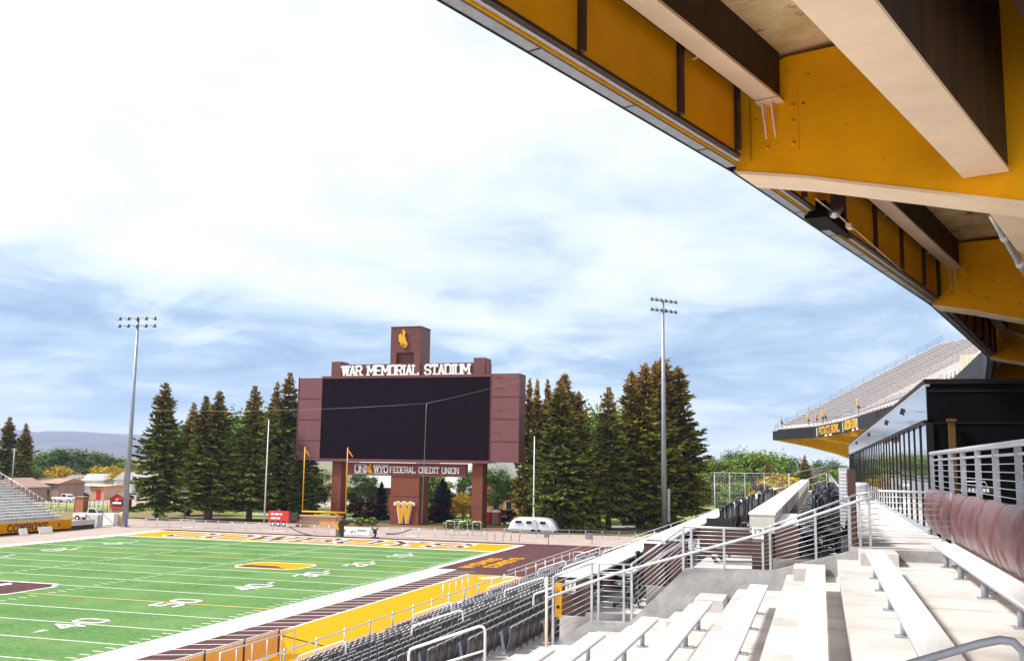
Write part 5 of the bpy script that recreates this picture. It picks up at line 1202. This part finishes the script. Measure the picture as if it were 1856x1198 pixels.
# rakers (radial gold box girders)
for i in range(3, len(Tv)):
    n_ = nn[i]; s_ = Vector((-n_.y, n_.x, 0)); s_ = s_ if s_.y > 0 else -s_
    wd_ = .85
    low = [(0, 4.56), (.01, 4.50), (1.0, 4.28), (4.0, 3.45), (7.2, 2.3), (9.6, 1.0), (10.6, -.6), (10.8, -CZ)]
    up = [(12.2, -CZ), (12.2, 8.0), (9.0, 9.3), (4.6, 7.9), (2.6, 6.9), (1.9, 6.16), (.8, 6.16), (0, 5.86)]
    if i >= 9: low = [(d * 1.55, z) for d, z in low]; up = [(18.6, -CZ), (18.6, 9.0), (14.0, 11.5)] + up[3:]
    pl = [Tv[i] + n_ * d + Vector((0, 0, z)) for d, z in low + up]
    rk = BR().prism(pl, s_ * .06).build('raker', m_yel, deck)
    BR().prism([p + s_ * (wd_ - .06) for p in pl], s_ * .06).build('far_web', m_yel, rk)
    b = BR()
    for (d0, z0), (d1, z1) in zip(low, low[1:-1]):
        A = Tv[i] + n_ * d0 + Vector((0, 0, z0)) - s_ * .02; Cc = Tv[i] + n_ * d1 + Vector((0, 0, z1)) - s_ * .02
        b.hexa([A - Vector((0, 0, .05)), Cc - Vector((0, 0, .05)), Cc - Vector((0, 0, .05)) + s_ * (wd_ + .04), A - Vector((0, 0, .05)) + s_ * (wd_ + .04), A, Cc, Cc + s_ * (wd_ + .04), A + s_ * (wd_ + .04)])
    b.build('bottom_flange', m_yelf, rk)
    A = Tv[i] + n_ * -.01; BR().hexa([A + Vector((0, 0, 4.52)), A + s_ * wd_ + Vector((0, 0, 4.52)), A + s_ * wd_ + Vector((0, 0, 4.52)) + n_ * .008, A + Vector((0, 0, 4.52)) + n_ * .008, A + Vector((0, 0, 5.84)), A + s_ * wd_ + Vector((0, 0, 5.84)), A + s_ * wd_ + n_ * .008 + Vector((0, 0, 5.84)), A + n_ * .008 + Vector((0, 0, 5.84))]).build('end_plate', m_yel, rk)
    if i in (3, 4):
        rn = random.Random(40 + i); P0 = Tv[i] - s_ * .004
        A = P0 + n_ * 1.25; BR().bar(A + Vector((0, 0, 5.46)), A + n_ * 1.9 + Vector((0, 0, 5.62)), .010, .014).build('weld_seam', m_yel, rk)
        for q in range(26):
            d0 = rn.uniform(.25, 4.6); z0 = rn.uniform(4.62 - .27 * d0 + .25, 5.9); p_ = P0 + n_ * d0; e_ = rn.uniform(.006, .016)
            BR().obox((p_.x, p_.y, z0), n_ * e_, s_ * .002, (0, 0, e_ * rn.uniform(.6, 1.4))).build('rust_spot', m_dsteel, rk)
    if i in (3, 4, 5):
        # splice plate with bolts and the bracket that carries the inner beam
        P0 = Tv[i] - s_ * .012
        def Q(d, z, o=0): return P0 + n_ * d + Vector((0, 0, z)) - s_ * o
        b = BR(); b.hexa([Q(.42, 4.68), Q(.98, 4.66), Q(.98, 4.66, -.012), Q(.42, 4.68, -.012), Q(.42, 5.9), Q(.98, 5.92), Q(.98, 5.92, -.012), Q(.42, 5.9, -.012)]); pt_ = b.build('splice_plate', m_yel, rk)
        b = BR(); b.hexa([Q(.82, 5.93), Q(2.0, 5.93), Q(2.0, 5.93, -.012), Q(.82, 5.93, -.012), Q(.82, 6.14), Q(2.0, 6.14), Q(2.0, 6.14, -.012), Q(.82, 6.14, -.012)]); b.build('top_plate', m_yel, rk)
        for d, z in ((.50, 4.78), (.90, 4.78), (.90, 5.12), (.90, 5.36), (.47, 5.08), (.47, 5.6)):
            q = Q(d, z); BR().lathe((q.x, q.y, q.z), [(.005, -.035), (.032, -.03), (.034, 0)], 8, 'y').build('bolt', m_yel, pt_)
        b = BR(); b.hexa([Q(.40, 5.44, .22), Q(.78, 5.44, .22), Q(.78, 5.44), Q(.40, 5.44), Q(.40, 5.465, .22), Q(.78, 5.465, .22), Q(.78, 5.465), Q(.40, 5.465)])
        for d in (.48, .62): b.prism([Q(d, 5.44, .2), Q(d, 5.44), Q(d, 4.92), Q(d, 4.98, .03)], n_ * .022)
        b.build('bracket', m_yelf, rk)
# longitudinal beams between rakers
for i in range(2, 7):
    for (d, w2, zb, zt, nm, fm, wm) in ((.575, .165, 5.48, 6.4, 'inner_beam', m_yelf, m_dsteel), (3.49, .28, 3.88, 8.2, 'main_beam', m_yelf, m_dsteel), (4.75, .42, 5.0, 8.6, 'added_shade_beam', m_dbrown, m_dsteel)):  # the rearmost dark beam is added to darken the deck interior
        s_ = (Tv[i + 1] - Tv[i]).normalized(); nv = Vector((s_.y, -s_.x, 0))
        A = Tv[i] + nn[i] * d + s_ * (.9 if i > 2 else 0); Cc = Tv[i + 1] + nn[i + 1] * d - s_ * .05
        b = BR()
        def sweep(b, o0, o1, z0, z1):
            b.hexa([A + nv * o0 + Vector((0, 0, z0)), A + nv * o1 + Vector((0, 0, z0)), Cc + nv * o1 + Vector((0, 0, z0)), Cc + nv * o0 + Vector((0, 0, z0)), A + nv * o0 + Vector((0, 0, z1)), A + nv * o1 + Vector((0, 0, z1)), Cc + nv * o1 + Vector((0, 0, z1)), Cc + nv * o0 + Vector((0, 0, z1))])
        sweep(b, -w2, w2, zb, zb + .045); o = b.build(nm, fm, deck)
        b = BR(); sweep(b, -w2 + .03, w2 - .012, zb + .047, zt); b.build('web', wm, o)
        if nm == 'inner_beam':
            b = BR(); 
            for q in range(3):
                c_ = A.lerp(Cc, (q + .6) / 3); b.tube([c_ + Vector((0, 0, 5.62)), c_ - nv * .62 + Vector((0, 0, 5.5))], .018, 5)
            b.build('tie_rod', m_yelf, o)
# conduit and drain pipes
t = rthing('drain_pipe', (3, 30, 4), 'pale grey pipe with couplings running under the second bay of the deck', 'pipe')
a = rel(1795, 388, 'z', 4.25); c = rel(1870, 515, 'z', 3.5)
BR().tube([a, a.lerp(c, .3), a.lerp(c, .7), c], .055, 8).build('pipe', m_galv, t)
for f in (.28, .66): q = a.lerp(c, f); BR().tube([q, a.lerp(c, f + .05)], .075, 8).build('coupling', m_white, t)
t = rthing('drain_pipe', (8, 40, 3.5), 'thin white pipe running back under the third gold girder', 'pipe')
a = rel(1788, 586, 'y', 44); c = rel(1870, 614, 'y', 42); BR().tube([a, c], .06, 8).build('pipe', m_white, t)
# hanging speaker
t = rthing('hanging_speaker', (.2, 17.8, 4), 'long black loudspeaker slung from a beam clamp under the deck edge', 'speaker')
a = rel(1482, 384, 'y', 18.2); c = rel(1526, 420, 'y', 20.4); dv = (c - a).normalized(); sx = dv.cross(Vector((0, 0, 1))).normalized(); uz = sx.cross(dv)
BR().obox((a + c) / 2, dv * (c - a).length * .60, sx * .19, uz * .15).build('cabinet', m_blk, t)
b = BR(); q = rel(1516, 366, 'y', 18.0); b.obox(q, (.10, 0, 0), (0, .08, 0), (0, 0, .17)); b.obox(q + Vector((.06, -.1, -.05)), (.06, 0, 0), (0, .05, 0), (0, 0, .1)); b.build('beam_clamp', m_dsteel, t)
b = BR(); q2 = rel(1512, 384, 'y', 18.2); b.lathe(q2, [(.03, -.05), (.12, -.03), (.12, .03), (.03, .05)], 14, 'y'); b.build('swivel_plate', m_galv, t)
b = BR(); q3 = rel(1540, 408, 'y', 19.5); b.tube([q2, q3], .016, 5); b.tube([rel(1478, 360, 'y', 17.5), q2 + Vector((0, .1, 0))], .012, 5); b.tube([q3, rel(1680, 530, 'y', 27.5)], .010, 5); b.obox(q3 + Vector((0, 0, -.03)), dv * .14, sx * .05, uz * .04); b.build('sling', m_yelf, t)
# far deck: dark fascia boards, sign, rails, benches
t = rthing('bowl_sign', (.5, 140, 4.5), 'dark fascia board on the far deck with gold bowl game names', 'sign')
def upos(p): p = Vector(p); z_ = p.dot(f_); return 928 + FPX * p.dot(r_) / z_
def seg_at(i, u, z):        # point of deck front i..i+1 seen in column u
    best = None
    for q in range(401):
        p = D(i, -.40, z).lerp(D(i + 1, -.40, z), q / 400); e_ = abs(upos(p) - u)
        if best is None or e_ < best[0]: best = (e_, p)
    return best[1]
for i in (9, 10, 11): BR().hexa([D(i + 1, -.40, 4.42), D(i, -.40, 4.42), D(i, -.37, 4.42), D(i + 1, -.37, 4.42), D(i + 1, -.40, 6.0), D(i, -.40, 6.0), D(i, -.37, 6.0), D(i + 1, -.37, 6.0)]).build('board', m_mull, t)
for wd_, i, u0, u1 in (('POTATO BOWL', 11, 1485, 1524), ('ARIZONA BOWL', 10, 1531, 1570)):
    p0, p1 = seg_at(i, u0, 4.86), seg_at(i, u1, 4.86); b = BR(); text(b, wd_, p0, p1 - p0, (0, 0, 1), .92, (p1 - p0).length, .2, .03, True, .3); b.build('lettering', m_goldp, t)
b = BR()
for i, u in ((11, 1480.5), (10, 1527.5), (10, 1574)): p = seg_at(i, u, 5.2); xd = (D(i, 0, 0) - D(i + 1, 0, 0)).normalized(); b.obox(p + Vector((0, 0, 0)), xd * .22, (0, .02, 0), (0, 0, .62))
for i, u in ((11, 1497), (11, 1505), (10, 1546), (10, 1554)): p = seg_at(i, u, 4.56); xd = (D(i, 0, 0) - D(i + 1, 0, 0)).normalized(); b.obox(p + Vector((0, -.03, 0)), xd * .9, (0, .02, 0), (0, 0, .10))
b.build('white_marks', m_white, t)
BR().hexa([D(13, -.42, 4.42), D(12, -.42, 4.42), D(12, -.37, 4.42), D(13, -.37, 4.42), D(13, -.42, 5.95), D(12, -.42, 5.95), D(12, -.37, 5.95), D(13, -.37, 5.95)]).build('plain_fascia', m_mull, deck)
m_warm = mat('aged_plank', (.62, .56, .54), .6)
for k in range(1, 37):
    b = BR()
    for i in range(8, 13):
        if k in (4,): pass
        A, Cc = D(i, .65 + .8 * k, 6.42 + .404 * k + .40), D(i + 1, .65 + .8 * k, 6.42 + .404 * k + .40); dv = Cc - A; L_ = dv.length; nseg = 3
        for q in range(nseg):
            p0 = A + dv * ((q + .06) / nseg); p1 = A + dv * ((q + .94) / nseg); b.bar(p0, p1, .26, .05)
    o = thing('bleacher_bench', W_(*D(9, .65 + .8 * k, 6.42 + .404 * k)), 'pale plank bench curving across the far upper deck, ' + ('front row' if k == 1 else 'top row' if k == 36 else 'row %d from the front railing' % k), 'bench', 'plank benches of the far upper deck')
    b.build('plank', m_warm, o)
    b = BR(); pl_ = [D(i, .65 + .8 * k, 6.42 + .404 * k) for i in range(8, 14)]; n0 = len(b.v)
    for p in pl_: b.v += [(p.x - .03, p.y, p.z), (p.x + .03, p.y, p.z), (p.x + .03, p.y, p.z + .36), (p.x - .03, p.y, p.z + .36)]
    for q in range(len(pl_) - 1):
        for j in range(4): b.f.append((n0 + q * 4 + j, n0 + q * 4 + (j + 1) % 4, n0 + q * 4 + 4 + (j + 1) % 4, n0 + q * 4 + 4 + j)); b.sm.append(False)
    b.build('support', m_grey, o)
t = rthing('deck_railing', (0, 130, 6), 'thin silver railing along the front and stepped far end of the far upper deck', 'railing')
b = BR(); pl = []
zr = 6.15
for i in (8, 9, 10, 11, 12, 13): pl.append(D(i, -.1, 0))
for h in (.35, .7, 1.05): b.tube([(p.x, p.y, zr + h - .3) for p in pl], .03, 4)
for i in (8, 9, 10, 11, 12):
    for q in range(9): p = D(i, -.1, 0).lerp(D(i + 1, -.1, 0), q / 9); b.tube([(p.x, p.y, zr - .3), (p.x, p.y, zr + .75)], .03, 4)
for h in (.45, .8, 1.15): b.tube([D(13, 0, 6.1 + h), D(13, 31, 6.1 + 31 * SLP + h + .3)], .03, 4)
for q in range(16): b.tube([D(13, q * 2, 6.1 + q * 2 * SLP), D(13, q * 2, 7.5 + q * 2 * SLP)], .04, 4)
b.tube([D(8, -.1, 6.9), D(8, 26, 6.9 + 26 * SLP)], .03, 4); b.build('rails', m_galvd, t)
t = rthing('portal_wall', (9, 96, 12), 'ribbed grey entry wall with gold edge rails standing in the far deck seats', 'wall')
a = rel(1742, 650, 'y', 84); c = rel(1790, 640, 'y', 84)
BR().box(a.x, 84, a.z - 3.0, c.x - .9, 84.4, a.z + .3).build('panel', m_galv, t)
b = BR()
for i in range(8): b.box(a.x + i * .2, 83.96, a.z - 3.0, a.x + i * .2 + .06, 84, a.z + .2)
b.box(a.x + 1.3, 83.9, a.z - 3.0, a.x + 1.45, 83.98, a.z + .6); b.build('rib', m_yelf, t)
t = rthing('aisle_rails', (8, 92, 11), 'cluster of white aisle rails climbing the far deck beside the ribbed wall', 'railing')
b = BR(); a = rel(1712, 690, 'y', 86)
for i in range(7): b.tube([(a.x + .45 * i, 86 + i, a.z - .6 + .25 * i), (a.x + .45 * i, 86 + i, a.z + .6 + .25 * i)], .05, 5)
b.tube([(a.x, 86, a.z + .5), (a.x + 3.2, 93, a.z + 2.3)], .05, 5); b.build('rail', m_white, t)
# people in bright vests leaning at the far deck rail
def person(loc, ang, shirt, pants, lb, lean=.12):
    t = thing('person', W_(*loc), lb, 'person', 'people standing at the far deck rail'); t.rotation_euler = (0, 0, ang); t['_o'] = (0, 0, 0)
    def skin(name, pts, edges, rad, mt):
        me = bpy.data.meshes.new(name); me.from_pydata(pts, edges, []); o = bpy.data.objects.new(name, me); COL.objects.link(o); o.parent = t
        o.modifiers.new('Skin', 'SKIN'); me.materials.append(mt)
        for i, r in enumerate(rad): me.skin_vertices[0].data[i].radius = (r, r)
        me.skin_vertices[0].data[0].use_root = True
        sb_ = o.modifiers.new('Sub', 'SUBSURF'); sb_.levels = sb_.render_levels = 1; return o
    l = lean
    skin('body', [(0, 0, .95), (0, l * .5, 1.2), (0, l, 1.45), (0, l * 1.1, 1.53), (0, l * 1.25, 1.62), (0, l * 1.3, 1.74), (-.2, l, 1.42), (-.27, l + .08, 1.16), (-.2, l + .3, 1.05), (.2, l, 1.42), (.27, l + .08, 1.16), (.2, l + .3, 1.05), (-.1, 0, .88), (-.12, .02, .48), (-.13, -.02, .08), (-.13, .12, .04), (.1, 0, .88), (.12, .05, .48), (.13, -.02, .08), (.13, .12, .04)],
         [(0, 1), (1, 2), (2, 3), (3, 4), (4, 5), (2, 6), (6, 7), (7, 8), (2, 9), (9, 10), (10, 11), (0, 12), (12, 13), (13, 14), (14, 15), (0, 16), (16, 17), (17, 18), (18, 19)],
         [.14, .13, .14, .06, .09, .09, .055, .045, .035, .055, .045, .035, .09, .065, .045, .04, .09, .065, .045, .04], m_skin)
    skin('shirt', [(0, 0, .92), (0, l * .5, 1.2), (0, l, 1.44), (-.2, l, 1.42), (-.265, l + .06, 1.2), (.2, l, 1.42), (.265, l + .06, 1.2)], [(0, 1), (1, 2), (2, 3), (3, 4), (2, 5), (5, 6)], [.165, .155, .165, .075, .065, .075, .065], shirt)
    skin('trousers', [(0, 0, .93), (-.1, 0, .86), (-.12, .02, .48), (-.13, -.02, .12), (.1, 0, .86), (.12, .05, .48), (.13, -.02, .12)], [(0, 1), (1, 2), (2, 3), (0, 4), (4, 5), (5, 6)], [.15, .105, .08, .065, .105, .08, .065], pants)
    B().lathe((0, l * 1.3, 1.70), [(.105, 0), (.11, .06), (.08, .12), (.02, .14)], 10).build('cap', shirt, t)
hv = mat('yellow_cloth', (.8, .55, .02), .8); ho = mat('orange_cloth', (.75, .22, .02), .8); hp = mat('dark_cloth', (.05, .05, .06), .8)
for i, (u, y, sh, lb) in enumerate(((1466, 121, hv, 'leftmost person in a yellow top at the far deck rail'), (1480, 119, ho, 'person in an orange top, second from the left at the far deck rail'), (1491, 117.5, hv, 'person in a yellow top at the middle of the far deck rail'), (1496, 116.5, ho, 'person in an orange top close beside the middle one at the far deck rail'), (1556, 104, hv, 'lone person in a yellow top above the gold lettered board'), (1417, 134, ho, 'lone person in an orange top at the corner of the far deck'))):
    q = None
    for s in range(0, 300):
        f = s / 299 * 4; k = 9 + min(3, int(f)); p = D(k, .3, 0).lerp(D(k + 1, .3, 0), f - min(3, int(f)))
        dd = abs((p.x * r_.x + p.y * r_.y) / (p.x * f_.x + p.y * f_.y + 6 * f_.z) * FPX + 928 - u)
        if q is None or dd < q[0]: q = (dd, p)
    p = q[1]; person((p.x, p.y, 6.42), R_(80), sh, hp, lb)
# ================================================================== AIR
hz = bpy.data.materials.new('haze_air'); hz.use_nodes = True; ht = hz.node_tree; ht.nodes.clear()
ho_ = ht.nodes.new('ShaderNodeOutputMaterial'); hv_ = ht.nodes.new('ShaderNodeVolumePrincipled'); hv_.inputs['Color'].default_value = (.50, .64, 1, 1); hv_.inputs['Density'].default_value = .00009; hv_.inputs['Anisotropy'].default_value = .1
ht.links.new(hv_.outputs[0], ho_.inputs['Volume'])
b = B(); b.box(-11000, -700, -30, 5200, 9200, 330)
tag(b.build('haze', hz), kind='stuff')
